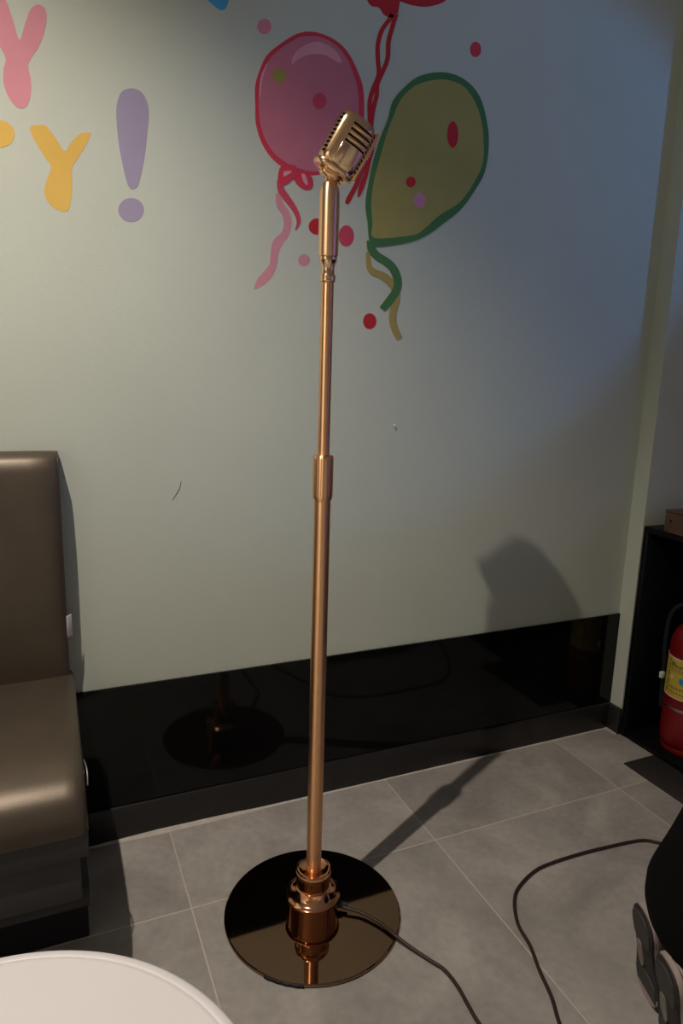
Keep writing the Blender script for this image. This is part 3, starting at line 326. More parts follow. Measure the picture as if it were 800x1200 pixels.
# ------------------------------------------------------------------ the room
def struct(name, x0, x1, y0, y1, z0, z1, m_, bev=0):
    return tag(box(name, x0, x1, y0, y1, z0, z1, m_, bev=bev), kind='structure')
HC = 2.62
struct('floor', -4.0, 1.7, -4.3, .1, -.1, 0, M['floor'])
struct('ceiling', -4.0, 1.7, -4.3, .1, HC, HC+.1, M['ceiling'])
struct('wall_back', -4.0, 0, 0, .1, 0, HC, M['wall'])
struct('wall_right', 0, 1.7, -.055, .1, 0, HC, M['wall'])
struct('wall_far_right', 1.6, 1.7, -4.3, -.055, 0, HC, M['room_wall'])
struct('wall_left', -4.1, -4.0, -4.3, .1, 0, HC, M['room_wall'])
struct('wall_front', -4.0, 1.7, -4.4, -4.3, 0, HC, M['room_wall'])
o = struct('trim_1', -4.0, 0, -.006, 0, .085, .3945, M['panel']); tag(o, 'black glossy panel along the foot of the wall')
struct('baseboard_back', -4.0, 0, -.012, 0, 0, .0889, M['skirting'], .0015)
struct('baseboard_right', -.012, 0, -.0585, -.012, 0, .0889, M['skirting'], .0015)
# line of pale joint filler along the floor edge, thicker at the left
bm = bmesh.new()
xs = [-1.62, -1.56, -1.52, -1.46, -1.42, -1.34, -1.26, -1.2, -1.0, -.8, -.6, -.4, -.2, -.016]
ws = [.0035, .006, .0075, .010, .0095, .009, .0075, .0045, .0035, .003, .004, .0028, .003, .003]
f = [bm.verts.new((x, -.012-w_, .0)) for x, w_ in zip(xs, ws)]; g = [bm.verts.new((x, -.0118, w_*.8)) for x, w_ in zip(xs, ws)]
h = [bm.verts.new((x, -.0118, 0)) for x in xs]
for i in range(len(xs)-1):
    bm.faces.new((f[i], f[i+1], g[i+1], g[i])); bm.faces.new((f[i], h[i], h[i+1], f[i+1])); bm.faces.new((g[i], g[i+1], h[i+1], h[i]))
bm.faces.new((f[0], g[0], h[0])); bm.faces.new((f[-1], h[-1], g[-1]))
tag(from_bm(bm, 'trim_2', M['caulk']), kind='structure')
struct('trim_3', -.0165, -.0115, -.0585, -.012, 0, .004, M['caulk'])

# ------------------------------------------------------------------ mural on the back wall
def mural(name, label, cat, key, mt, layer=1, group=None, kids=()):
    x = sum(p[0] for p in MURAL[key][1])/len(MURAL[key][1])
    o = wall_paint(name, key, M[mt], layer)
    tag(o, label, cat, group)
    for k in kids: wall_paint(k[0], k[1], M[k[2]], k[3], o)
    return o
mural('mural_letter', 'pink letter Y painted on the wall at the upper left', 'painted letter', 'pinkY', 'p_pink')
mural('mural_letter', 'yellow letter Y painted on the wall below the pink letter', 'painted letter', 'yelY', 'p_yellow')
mural('mural_letter', 'rounded end of a yellow letter cut by the left edge, left of the yellow Y', 'painted letter', 'yelP', 'p_yellow')
mural('mural_exclamation_mark', 'lilac exclamation mark painted right of the yellow letter', 'painted mark', 'excl', 'p_purple', kids=[('mark_dot', 'excldot', 'p_purple', 1)])
mural('mural_shape', 'tip of a blue painted shape at the top edge', 'painted shape', 'blue', 'p_blue')
b1 = mural('mural_balloon', 'pink painted balloon with dark pink outline, bow and string behind the microphone', 'painted balloon', 'pb_out', 'p_balloon_edge', 2,
      kids=[('balloon_fill', 'pb_in', 'p_balloon_pink', 3), ('balloon_shine', 'pb_hi', 'p_pink_shine', 4), ('balloon_shine', 'pb_hi2', 'p_pink_shine', 4),
            ('balloon_spot', 'pb_green', 'p_green_dot', 4), ('balloon_spot', 'pb_red', 'p_rose', 4), ('bow_loop', 'pb_bowl', 'p_balloon_edge', 4),
            ('bow_loop', 'pb_bowr', 'p_balloon_edge', 3), ('bow_shine', 'pb_bh1', 'p_pink_shine', 5), ('bow_shine', 'pb_bh2', 'p_pink_shine', 5),
            ('balloon_string', 'pb_str2', 'p_string_pink', 1), ('balloon_string', 'pb_str', 'p_rose', 3)])
mural('mural_balloon', 'dark red painted balloon cut by the top edge, with two long strings', 'painted balloon', 'rb_body', 'p_deep_red', 2,
      kids=[('balloon_knot', 'rb_knot', 'p_deep_red', 3), ('balloon_string', 'rb_s1', 'p_deep_red', 3), ('balloon_string', 'rb_s2', 'p_deep_red', 4)])
mural('mural_balloon', 'olive green painted balloon with dark green outline', 'painted balloon', 'gb_out', 'p_green', 5,
      kids=[('balloon_fill', 'gb_in', 'p_olive', 6), ('balloon_spot', 'gb_red1', 'p_deep_red', 7), ('balloon_spot', 'gb_red2', 'p_deep_red', 7),
            ('balloon_spot', 'gb_pink', 'p_mauve', 7), ('balloon_string', 'gb_s2', 'p_string_olive', 4), ('balloon_string', 'gb_s1', 'p_green', 6)])
mural('mural_dot', 'pink dot painted above and left of the pink balloon', 'painted dot', 'd_pink1', 'p_dot_pink')
mural('mural_dot', 'red dot painted above and right of the green balloon', 'painted dot', 'd_red1', 'p_dot_red')
mural('mural_dot', 'bright red dot half hidden behind the left side of the microphone stand', 'painted dot', 'd_red2', 'p_deep_red')
mural('mural_dot', 'tall rose dot just right of the microphone stand handle', 'painted dot', 'd_rose', 'p_rose')
mural('mural_dot', 'small pink dot between the pink string and the stand', 'painted dot', 'd_pink2', 'p_string_pink')
mural('mural_dot', 'red dot below the green balloon left of its strings', 'painted dot', 'd_red3', 'p_deep_red')
tag(wall_paint('scratch_mark', 'scratch', M['scratch'], 1), 'thin curved scratch on the wall above the sofa end', 'scratch')
bm = bmesh.new(); lathe_bm(bm, [(0, 0), (.0012, 0), (.0012, .005), (.0030, .006), (.0026, .0075), (0, .0082)], 16)
bmesh.ops.transform(bm, matrix=Matrix.Rotation(PI/2, 4, 'X'), verts=bm.verts)
o = from_bm(bm, 'nail', M['nail'], smooth=True); o.location = (-.8454, .001, .9979)
tag(o, 'small pale nail head in the wall right of the stand', 'nail')

# ------------------------------------------------------------------ microphone stand
PX, PY = -1.1955, -.3914
st = thing('microphone_stand', 'tall rose gold microphone stand with round mirror-dark base plate', 'microphone stand', (PX, PY, 0))
lathe('base_plate', [(0, 0), (.1825, 0), (.1850, .001), (.1861, .0035), (.1855, .0065), (.1835, .008), (0, .008)], M['disc'], st, 160, angle=12)
lathe('base_canister', [(.0, .0078), (.0535, .0078), (.0535, .0425), (.0550, .0432), (.0572, .0450), (.0576, .0470), (.0572, .0490), (.0555, .0502),
                      (.0520, .0512), (.0480, .0540), (.0440, .0585), (.0405, .0645), (.0385, .0690), (.0365, .0700), (.0348, .0702), (.0348, .0930), (.0352, .0935),
                      (.0366, .0952), (.0374, .0985), (.0374, .1030), (.0364, .1065), (.0340, .1088), (.0310, .1092), (.0270, .1072), (.0220, .1052), (.0100, .1048)],
      M['copper_base'], st, 96, angle=22)
lower = lathe('lower_tube', [(.0152, .104), (.0156, .2), (.0158, .9)], M['copper_tube'], st, 48)
bm = bmesh.new(); lathe_bm(bm, [(.0158, .893), (.0175, .893), (.0188, .897), (.0192, .902), (.0193, .968), (.0187, .974), (.0165, .976), (.0112, .976)], 144)
for v in bm.verts:                                  # shallow grip flutes
    r_ = math.hypot(v.co.x, v.co.y)
    if r_ > .0190:
        a_ = math.atan2(v.co.y, v.co.x); k_ = 1-.022*max(0, math.cos(18*a_))**3
        v.co.x *= k_; v.co.y *= k_
from_bm(bm, 'height_clutch', M['copper_tube'], st, True, 50)
lathe('upper_tube', [(.0112, .97), (.0113, 1.2035), (.0116, 1.2035), (.0116, 1.2048), (.0113, 1.2048), (.0113, 1.286)], M['copper_tube'], st, 48)
lathe('reducer_cone', [(.0113, 1.279), (.0132, 1.280), (.0140, 1.2825), (.0132, 1.285), (.0143, 1.2875), (.0136, 1.2905), (.0118, 1.294), (.0113, 1.301), (.0124, 1.309),
                     (.0150, 1.3135), (.0162, 1.3155), (.0155, 1.3175), (.0165, 1.320), (.0155, 1.3225), (.0120, 1.3225)], M['copper'], st, 64, angle=50)
lathe('handle_barrel', [(.0150, 1.3215), (.0172, 1.3225), (.0176, 1.326), (.0177, 1.413), (.0174, 1.424), (.0163, 1.433), (.0140, 1.4395), (.0105, 1.443), (.0086, 1.4435), (.0, 1.4435)],
      M['copper_handle'], st, 64, angle=40)
lathe('neck', [(.0086, 1.4425), (.0084, 1.448), (.0080, 1.466), (0, 1.466)], M['copper'], st, 32)
bm = bmesh.new(); V = []
for k in range(17):
    a = math.radians((-140.6) + ((-116.0)-(-140.6))*k/16); r_ = .0008+.0009*abs(math.sin(k*2.3))
    V.append([bm.verts.new((q*math.cos(a), q*math.sin(a), z)) for q, z in ((.1855, .0005), (.1863+r_, .0005), (.1866+r_, .0050), (.1858, .0066))])
for p, q in zip(V, V[1:]):
    for k in range(4): bm.faces.new((p[k], q[k], q[(k+1) % 4], p[(k+1) % 4]))
bm.faces.new(V[0]); bm.faces.new(V[-1])
from_bm(bm, 'rim_tape', M['black'], st)

# ------------------------------------------------------------------ microphone head
Rb = Matrix(((rt.x, math.sin(YAW), 0), (rt.y, math.cos(YAW), 0), (0, 0, 1)))     # x right of view, y away, z up
TILT = math.radians(29)
Rm = Rb @ Matrix.Rotation(TILT, 3, 'Y') @ Matrix.Rotation(math.radians(18), 3, 'Z')
mic = thing('microphone', 'vintage style rose gold microphone tilted on top of the tall stand', 'microphone', (0, 0, 0))
pivot = Vector((PX, PY, 1.457)) + Rb @ Vector((.001, 0, 0))
mic.matrix_world = Matrix.Translation(pivot) @ Rm.to_4x4()
HW, HD, HH = .0345, .0285, .094
def ssec(a, b, z, n=56, e=3.2, cx=0, cy=0):
    out = []
    for k in range(n):
        t = 2*PI*k/n; c_, s_ = math.cos(t), math.sin(t)
        out.append(Vector((cx+a*math.copysign(abs(c_)**(2/e), c_), cy+b*math.copysign(abs(s_)**(2/e), s_), z)))
    return out
prof = [(.30, .0), (.62, .0006), (.82, .0030), (.92, .0070), (.985, .0130), (1.0, .022), (1.0, .05), (.995, .068), (.975, .078), (.93, .0855), (.83, .0905), (.66, .0932), (.40, .0948), (.15, .0953)]
bm = bmesh.new(); loft_bm(bm, [ssec(HW*(s if s > .9 else s), HD*s, z+.004) for s, z in prof])
bmesh.ops.recalc_face_normals(bm, faces=bm.faces)
me = bpy.data.meshes.new('head_shell'); bm.to_mesh(me); bm.free()
me.materials.append(M['copper'])
shell = link('head_shell', me, None, None, False)
cb = bmesh.new()
def cyl_x(bm, x0, x1, y, z, ry, rz, n=12):
    a = [bm.verts.new((x0, y+ry*math.cos(2*PI*k/n), z+rz*math.sin(2*PI*k/n))) for k in range(n)]
    b = [bm.verts.new((x1, y+ry*math.cos(2*PI*k/n), z+rz*math.sin(2*PI*k/n))) for k in range(n)]
    for k in range(n): bm.faces.new((a[k], a[(k+1) % n], b[(k+1) % n], b[k]))
    bm.faces.new(a[::-1]); bm.faces.new(b)
for k in range(10):            # rows of round-ended slots wrapping the two narrow sides
    z = .021 + k*.0071
    for s in (-1, 1):
        cyl_x(cb, s*.029, s*.040, -.0165, z, .0058, .0019)
        cyl_x(cb, s*.029, s*.040, .0165, z, .0058, .0019)
for k in range(4):             # four long louvres on each broad side
    z = .050 + k*.0098
    for s in (-1, 1):
        add_box(cb, -.011, .0285, s*.022-.0, s*.036, z, z+.0033) if s > 0 else add_box(cb, -.011, .0285, -.036, -.0222, z, z+.0033)
bmesh.ops.recalc_face_normals(cb, faces=cb.faces)
cme = bpy.data.meshes.new('cutter'); cb.to_mesh(cme); cb.free(); cme.materials.append(M['black_in'])
cut = bpy.data.objects.new('cutter', cme); col.objects.link(cut)
md = shell.modifiers.new('slots', 'BOOLEAN'); md.operation = 'DIFFERENCE'; md.object = cut; md.solver = 'EXACT'; md.material_mode = 'TRANSFER'
dg = bpy.context.evaluated_depsgraph_get(); dg.update()
nm = bpy.data.meshes.new_from_object(shell.evaluated_get(dg))
bpy.data.objects.remove(cut); bpy.data.objects.remove(shell)
for p in nm.polygons: p.use_smooth = True
try: nm.set_sharp_from_angle(angle=math.radians(30))
except Exception: pass
nm.name = 'head_shell'
shell = bpy.data.objects.new('head_shell', nm); col.objects.link(shell); shell.parent = mic
# bright raised ribs running over the head at both narrow sides
def arch(xoff, w_, t_, z0, z1, name):
    bm = bmesh.new()
    add_box(bm, xoff-w_/2, xoff+w_/2, -t_, t_, z0, z1, min(w_*.45, .0035), 3)
    return from_bm(bm, name, M['copper'], mic, True, 50)
arch(HW+.0018, .0085, .0150, .009, .094, 'side_rib')
for sx in (1,):
    bm = bmesh.new()
    for k in range(8): add_box(bm, HW+.0030, HW+.0064, -.0155, -.0125, .050+k*.0045, .0522+k*.0045, .0004, 1)
    from_bm(bm, 'rib_teeth', M['copper'], mic)
# louvre blades between the slots bulge slightly
for k in range(3):
    z = .0531 + k*.0098
    bm = bmesh.new(); P = [Vector((-.010 + i*.0370/10, -HD+.0008-.0009*math.sin(PI*i/10), z+.0033)) for i in range(11)]
    tube_bm(bm, P, [.0012+.0016*math.sin(PI*i/10) for i in range(11)], 10)
    from_bm(bm, 'louvre_blade', M['copper'], mic, True, 60)
# centre plate below the louvres
bm = bmesh.new(); add_box(bm, -.013, .0010, -HD-.0012, -HD+.004, .012, .0475, .0011, 2); from_bm(bm, 'front_plate', M['copper'], mic, True, 50)
# flared collar band at the bottom and the swivel yoke
bm = bmesh.new(); loft_bm(bm, [ssec(HW*a, HD*a, z, 56, 2.8) for a, z in ((.70, .0005), (.93, .0), (1.02, .003), (1.045, .0065), (1.02, .0100), (.95, .0115))])
from_bm(bm, 'bottom_band', M['copper'], mic, True, 40)
bm = bmesh.new(); loft_bm(bm, [ssec(.020*a, .014*a, z, 40, 2.4) for a, z in ((.5, -.0105), (.80, -.0095), (1.0, -.006), (1.05, -.002), (1.0, .001))])
from_bm(bm, 'swivel_mount', M['copper'], mic, True, 50)
for s in (-1, 1):
    bm = bmesh.new(); cyl_x(bm, -.004, .004, 0, 0, .004, .004, 20)
    o = from_bm(bm, 'swivel_screw', M['copper'], mic, True, 50); o.location = (s*.019, -.004, -.003)

# ------------------------------------------------------------------ cable
c1 = [(-1.150, -.412), (-1.127, -.432), (-1.106, -.450), (-1.083, -.486), (-1.066, -.528), (-1.046, -.564), (-1.027, -.598), (-1.014, -.624), (-1.010, -.662), (-1.014, -.710), (-1.016, -.745),
      (-1.012, -.86), (-.98, -.94), (-.935, -.93), (-.90, -.87), (-.883, -.799), (-.860, -.749), (-.843, -.695), (-.822, -.640), (-.810, -.586), (-.780, -.534), (-.743, -.500), (-.672, -.470),
      (-.605, -.463), (-.520, -.464), (-.450, -.469), (-.380, -.476), (-.343, -.485), (-.316, -.507), (-.28, -.54), (-.22, -.64), (-.15, -.82), (-.10, -1.10), (-.08, -1.6)]
zz = [.020, .0175, .0155, .0145, .012, .0065] + [.0042]*28
tag(tube('cable', catmull([(x, y, z) for (x, y), z in zip(c1, zz)], 8), .0036, M['cable'], None, 10),
    'dark brown cable looping over the floor from the stand base', 'cable')
bm = bmesh.new(); lathe_bm(bm, [(0, 0), (.008, 0), (.0075, .012), (.005, .03), (0, .03)], 20)
o = from_bm(bm, 'cable_gland', M['rubber'], st, True); o.location = (.0400, -.018, .021); o.rotation_euler = Vector((.04, -.018, -.001)).to_track_quat('Z', 'Y').to_euler()

# ------------------------------------------------------------------ sofa
sofa = thing('sofa', 'bronze brown leatherette bench sofa against the wall at the left', 'sofa', (-2.4, -.25, 0))
SX0 = -3.35
def prof_x(name, prof, x0, x1, mt, bev=.012, seg=3, taper=None, sub=False):
    bm = bmesh.new()
    L_ = [bm.verts.new((x0, y, z)) for y, z in prof]; R_ = [bm.verts.new((x1 if not taper else taper(y, z), y, z)) for y, z in prof]
    n = len(prof)
    bm.faces.new(L_); bm.faces.new(R_[::-1])
    for i in range(n): bm.faces.new((L_[i], R_[i], R_[(i+1) % n], L_[(i+1) % n]))
    bmesh.ops.recalc_face_normals(bm, faces=bm.faces)
    if bev: 
        es = [e for e in bm.edges if e.is_valid and e.calc_face_angle(0) > .35]
        bmesh.ops.bevel(bm, geom=es, offset=bev, segments=seg, profile=.5, affect='EDGES')
    for v in bm.verts: v.co -= Vector((-2.4, -.25, 0))
    return from_bm(bm, name, mt, sofa, True, 60)
# back cushion (front leather) and its grey side/back shell
bp_ = [(-.002, .40), (-.058, .40), (-.064, .47), (-.070, .60), (-.072, .80), (-.070, .87), (-.064, .91), (-.056, .932), (-.044, .944), (-.028, .949), (-.012, .949), (-.002, .945)]
secs = [[Vector((x+2.4, y+.25, z)) for y, z in bp_] for x in (SX0, -2.8, -2.2, -1.9, -1.70)]
for x, k in ((-1.685, .0005), (-1.672, .002), (-1.660, .004), (-1.650, .007), (-1.6425, .012), (-1.6405, .018)):
    secs.append([Vector((x+2.4, min(y+k, -.002 if y > -.003 else -.012)+.25, z-(k*.10 if z > .9 else 0))) for y, z in bp_])
bm = bmesh.new(); loft_bm(bm, secs); from_bm(bm, 'backrest', M['leather'], sofa, True, 50)
tube('piping', [Vector((-1.6425+2.4, p[1]+.25, p[2])) for p in catmull([(0, -.049, .47), (0, -.055, .60), (0, -.057, .80), (0, -.050, .920), (0, -.040, .936), (0, -.015, .944)], 6)], .0018, M['leather'], sofa, 8)
# seat cushion: domed top, rolled front edge
seatp = [(-.02, .360), (-.02, .466), (-.10, .466), (-.20, .463), (-.29, .457), (-.36, .448), (-.41, .436), (-.440, .420), (-.457, .398), (-.462, .375), (-.458, .350)]
secs = [[Vector((SX0+2.4 + (-1.66-SX0)*i/10, y+.25, z)) for y, z in seatp] for i in range(10)]
for x, k in ((-1.668, 0), (-1.652, .0006), (-1.642, .0028), (-1.6365, .0065), (-1.6335, .012), (-1.6325, .020)):
    secs.append([Vector((x+2.4, y+.25+(k*.8 if y < -.38 else 0), z-(k if z > .37 else 0))) for y, z in seatp])
bm = bmesh.new(); loft_bm(bm, secs)
from_bm(bm, 'seat', M['leather'], sofa, True, 50)
prof_x('seat_box', [(-.006, .31), (-.006, .40), (-.44, .40), (-.454, .352), (-.454, .305), (-.006, .305)], SX0, -1.6335, M['base_panel'], .003, 2)
prof_x('front_panel', [(-.02, .220), (-.446, .220), (-.446, .312), (-.02, .312)], SX0, -1.6475, M['base_panel'], .002, 2)
prof_x('plinth', [(-.03, .0), (-.286, .0), (-.286, .185), (-.425, .185), (-.425, .225), (-.03, .225)], SX0, -1.6350, M['plinth'], .002, 1)
o = box('care_tag', -.0012, .0012, -.008, .008, -.024, .024, M['white_plastic'], sofa, .0008); o.location = (-1.6370+2.4, -.050+.25, .575); o.rotation_euler = (.05, .04, -.75)
o['label'] = 'white fabric tag on the side of the backrest'
bm = bmesh.new(); tube_bm(bm, catmull([(0, 0, 0), (.003, -.012, -.002), (.005, -.03, -.010), (.004, -.045, -.026)], 5), [.0013]*16, 8)
o = from_bm(bm, 'staple', M['steel'], sofa, True); o.location = (-1.6325+2.4, -.345+.25, .425)

# ------------------------------------------------------------------ low round table
TX, TY, TZ, TR = -1.7737, -1.0559, .45, .2735
tb = thing('side_table', 'white round table with rounded rim in the left foreground', 'table', (TX, TY, 0))
lathe('table_top', [(0, TZ-.022), (TR-.012, TZ-.022), (TR-.003, TZ-.018), (TR, TZ-.011), (TR-.001, TZ-.005), (TR-.005, TZ-.0015), (TR-.011, TZ-.0003),
                  (TR-.0135, TZ-.0003), (TR-.0145, TZ-.0014), (TR-.0155, TZ-.0003), (TR-.020, TZ), (0, TZ)], M['table'], tb, 128, angle=60)
lathe('column', [(0, .02), (.03, .02), (.025, .05), (.024, TZ-.04), (.05, TZ-.0225), (0, TZ-.0225)], M['table_edge'], tb, 40)
lathe('foot', [(0, 0), (.17, 0), (.175, .006), (.165, .014), (.05, .022), (.03, .024), (0, .024)], M['table_edge'], tb, 64)

# ------------------------------------------------------------------ black open cabinet at the right
CY0, CY1, CX1, CZ = -.0585, -.92, .34, .693
cab = thing('cabinet', 'black open-fronted floor cabinet holding the red extinguisher at the right wall', 'cabinet', (0.17, -.48, 0))
def cb_(name, x0, x1, y0, y1, z0, z1, mt=M['black']):
    o = box(name, x0-.17, x1-.17, y0+.48, y1+.48, z0, z1, mt, cab, .0012, 1); return o
cb_('side_panel', 0, CX1, CY0-.018, CY0, 0, CZ-.018); cb_('side_panel', 0, CX1, CY1, CY1+.018, 0, CZ-.018)
cb_('top_panel', 0, CX1, CY1, CY0, CZ-.018, CZ); cb_('bottom_panel', .002, CX1, CY1+.018, CY0-.018, 0, .018)
cb_('back_panel', CX1-.012, CX1, CY1+.018, CY0-.018, .018, CZ-.018)
# wooden box on top of it
wb = thing('wooden_box', 'reddish brown wooden box resting on the black cabinet', 'box', (.073, -.24, CZ))
box('box_body', -.078, .078, -.107, .107, 0, .060, M['wood'], wb, .003, 2)
box('box_lid', -.079, .079, -.108, .108, .0605, .0665, M['wood'], wb, .002, 2)
for dy in (.085, -.085):
    bm = bmesh.new(); lathe_bm(bm, [(0, 0), (.0035, 0), (.003, .0015), (0, .002)], 16)
    o = from_bm(bm, 'screw_head', M['black'], wb, True); o.location = (-.078, dy, .036); o.rotation_euler = (0, -PI/2, 0)
tag(box('floor_layer', -.123, -.001, -.56, -.196, 0, .004, M['mat'], None, .0012, 1), 'flat dark brown patch on the floor in front of the black cabinet', 'mat')  # thin dark brown slab lying on the tiles beside the cabinet

# ------------------------------------------------------------------ fire extinguisher
EX, EY, ER = .104, -.214, .0745
ex = thing('fire_extinguisher', 'red fire extinguisher with yellow label standing in the black cabinet', 'fire extinguisher', (EX, EY, .0185))
lathe('tank', [(0, .012), (.062, .012), (.070, .018), (ER-.001, .040), (ER, .060), (ER, .150), (ER-.0012, .1535), (ER, .157), (ER-.0, .330), (ER-.003, .352), (ER-.012, .376), (ER-.030, .396), (.028, .408), (.022, .416), (.021, .430), (0, .430)],
      M['red_tank'], ex, 64, angle=50)
lathe('foot_ring', [(.055, 0), (.0665, 0), (.0685, .006), (.0685, .020), (.064, .024), (.055, .024), (.055, 0)], M['red_tank'], ex, 64, angle=50)
def curved(name, a0, a1, z0, z1, mt, dr=.0008, parent=ex, n=24):
    bm = bmesh.new(); V = []
    for i in range(n+1):
        a = a0+(a1-a0)*i/n
        V.append([bm.verts.new(((ER+d)*math.cos(a), (ER+d)*math.sin(a), z)) for d, z in ((0.0002, z0), (dr, z0), (dr, z1), (.0002, z1))])
    for p, q in zip(V, V[1:]):
        for k in range(4): bm.faces.new((p[k], q[k], q[(k+1) % 4], p[(k+1) % 4]))
    bm.faces.new(V[0]); bm.faces.new(V[-1])
    return from_bm(bm, name, mt, parent, True, 50)
ANG = lambda d: math.radians(d)      # 180 deg faces -x; camera sees about 218 deg; the visible left limb is near 128-150 deg
lab = curved('label', ANG(112), ANG(300), .178, .300, M['label'], .0008)
curved('label_border', ANG(112), ANG(300), .297, .3015, M['label_rim'], .0012, lab); curved('label_border', ANG(112), ANG(300), .1765, .1795, M['label_rim'], .0012, lab)
for z0, z1 in ((.286, .293), (.262, .280), (.238, .255), (.212, .230), (.19, .205)): curved('label_bar', ANG(156), ANG(158.5), z0, z1, M['ink'], .0012, lab, 2)
curved('label_line', ANG(162), ANG(296), .2585, .2600, M['ink_red'], .0012, lab)
curved('metal_strap', ANG(120), ANG(420), .140, .1475, M['steel'], .0022, ex, 40)
def glyph_text(txt, a_start, z, size, mt, step=None):
    cu = bpy.data.curves.new('txt', 'FONT'); cu.body = txt; cu.size = size; cu.resolution_u = 2
    to = bpy.data.objects.new('txt', cu); col.objects.link(to)
    d = bpy.context.evaluated_depsgraph_get(); d.update()
    me = bpy.data.meshes.new_from_object(to.evaluated_get(d)); bpy.data.objects.remove(to)
    bm = bmesh.new(); bm.from_mesh(me)
    g = bmesh.ops.extrude_face_region(bm, geom=bm.faces[:])
    for v in [e for e in g['geom'] if isinstance(e, bmesh.types.BMVert)]: v.co.z += .0006
    for v in bm.verts:
        a = a_start + v.co.x/ER; r = ER+.0009+v.co.z
        v.co = Vector((r*math.cos(a), r*math.sin(a), z+v.co.y))
    me.materials.clear()
    return from_bm(bm, 'label_text', mt, lab)
glyph_text('Rhun', ANG(163), .272, .021, M['ink'])
for zz_, s_ in ((.2635, 12), (.205, 9), (.192, 14)):
    for k in range(s_): curved('label_dash', ANG(163+k*7), ANG(163+k*7+4.2), zz_, zz_+(.0045 if s_ != 9 else .007), M['ink_red'], .0011, lab, 2)
# round blue pictogram and a pale square one
def patch(name, ac, zc, ra, rz, mt, n=20):
    bm = bmesh.new(); c0 = bm.verts.new(((ER+.0014)*math.cos(ac), (ER+.0014)*math.sin(ac), zc)); vs = []; vb = []
    for k in range(n):
        a = ac+ra/ER*math.cos(2*PI*k/n); z = zc+rz*math.sin(2*PI*k/n)
        vs.append(bm.verts.new(((ER+.0014)*math.cos(a), (ER+.0014)*math.sin(a), z))); vb.append(bm.verts.new(((ER+.0004)*math.cos(a), (ER+.0004)*math.sin(a), z)))
    for k in range(n): bm.faces.new((c0, vs[k], vs[(k+1) % n])); bm.faces.new((vs[k], vb[k], vb[(k+1) % n], vs[(k+1) % n]))
    return from_bm(bm, name, mt, lab, True)
patch('blue_symbol', ANG(196), .236, .0105, .0105, M['blue_ink']); patch('pale_symbol', ANG(168), .240, .0045, .008, M['label_rim'])
# valve, handle levers, hose, nozzle clip
lathe('valve', [(0, .428), (.020, .428), (.020, .440), (.014, .444), (.014, .470), (0, .470)], M['steel'], ex, 24)
for k, (z0, tilt) in enumerate(((.458, .0), (.476, .22))):
    bm = bmesh.new(); add_box(bm, -.012, .012, -.10, .015, 0, .006, .002, 2)
    o = from_bm(bm, 'lever', M['rubber'], ex, True); o.location = (0, 0, z0); o.rotation_euler = (-tilt, 0, 0)
tube('hose', catmull([(0, .012, .452), (-.02, .05, .450), (-.035, .076, .415), (-.038, .083, .34), (-.032, .083, .25), (-.028, .082, .18), (-.02, .084, .10)], 8), .0065, M['black_in'], ex, 12)
bm = bmesh.new(); add_box(bm, -.007, .007, -.006, .006, -.010, .010, .002, 2)
o = from_bm(bm, 'hose_clip', M['white_plastic'], ex, True); o.location = (-.040, .078, .213)

# ------------------------------------------------------------------ crouching person at the right edge
F = Vector((-.756, -.826, 0)); FD = Vector((.80, -.60, 0)).normalized(); LT = Vector((-FD.y, FD.x, 0))
def Q(a, b, z): return F + FD*a + LT*b + Vector((0, 0, z))
per = thing('person', 'person in black clothing and grey trainers crouching at the right edge', 'person', tuple(F))
def skin_mesh(name, nodes, edges, mt, root=0, sub=2):
    me = bpy.data.meshes.new(name); me.from_pydata([n_[0] - F for n_ in nodes], edges, [])
    o = bpy.data.objects.new(name, me); col.objects.link(o)
    md = o.modifiers.new('skin', 'SKIN')
    for i, n_ in enumerate(nodes):
        sv = me.skin_vertices[0].data[i]; r_ = n_[1]; sv.radius = (r_, r_) if not isinstance(r_, tuple) else r_; sv.use_root = (i == root)
    md.use_smooth_shade = True
    s = o.modifiers.new('sub', 'SUBSURF'); s.levels = sub; s.render_levels = sub
    d = bpy.context.evaluated_depsgraph_get(); d.update()
    nm_ = bpy.data.meshes.new_from_object(o.evaluated_get(d)); bpy.data.objects.remove(o)
    nm_.materials.clear()
    return link(name, nm_, mt, per, True, 180)
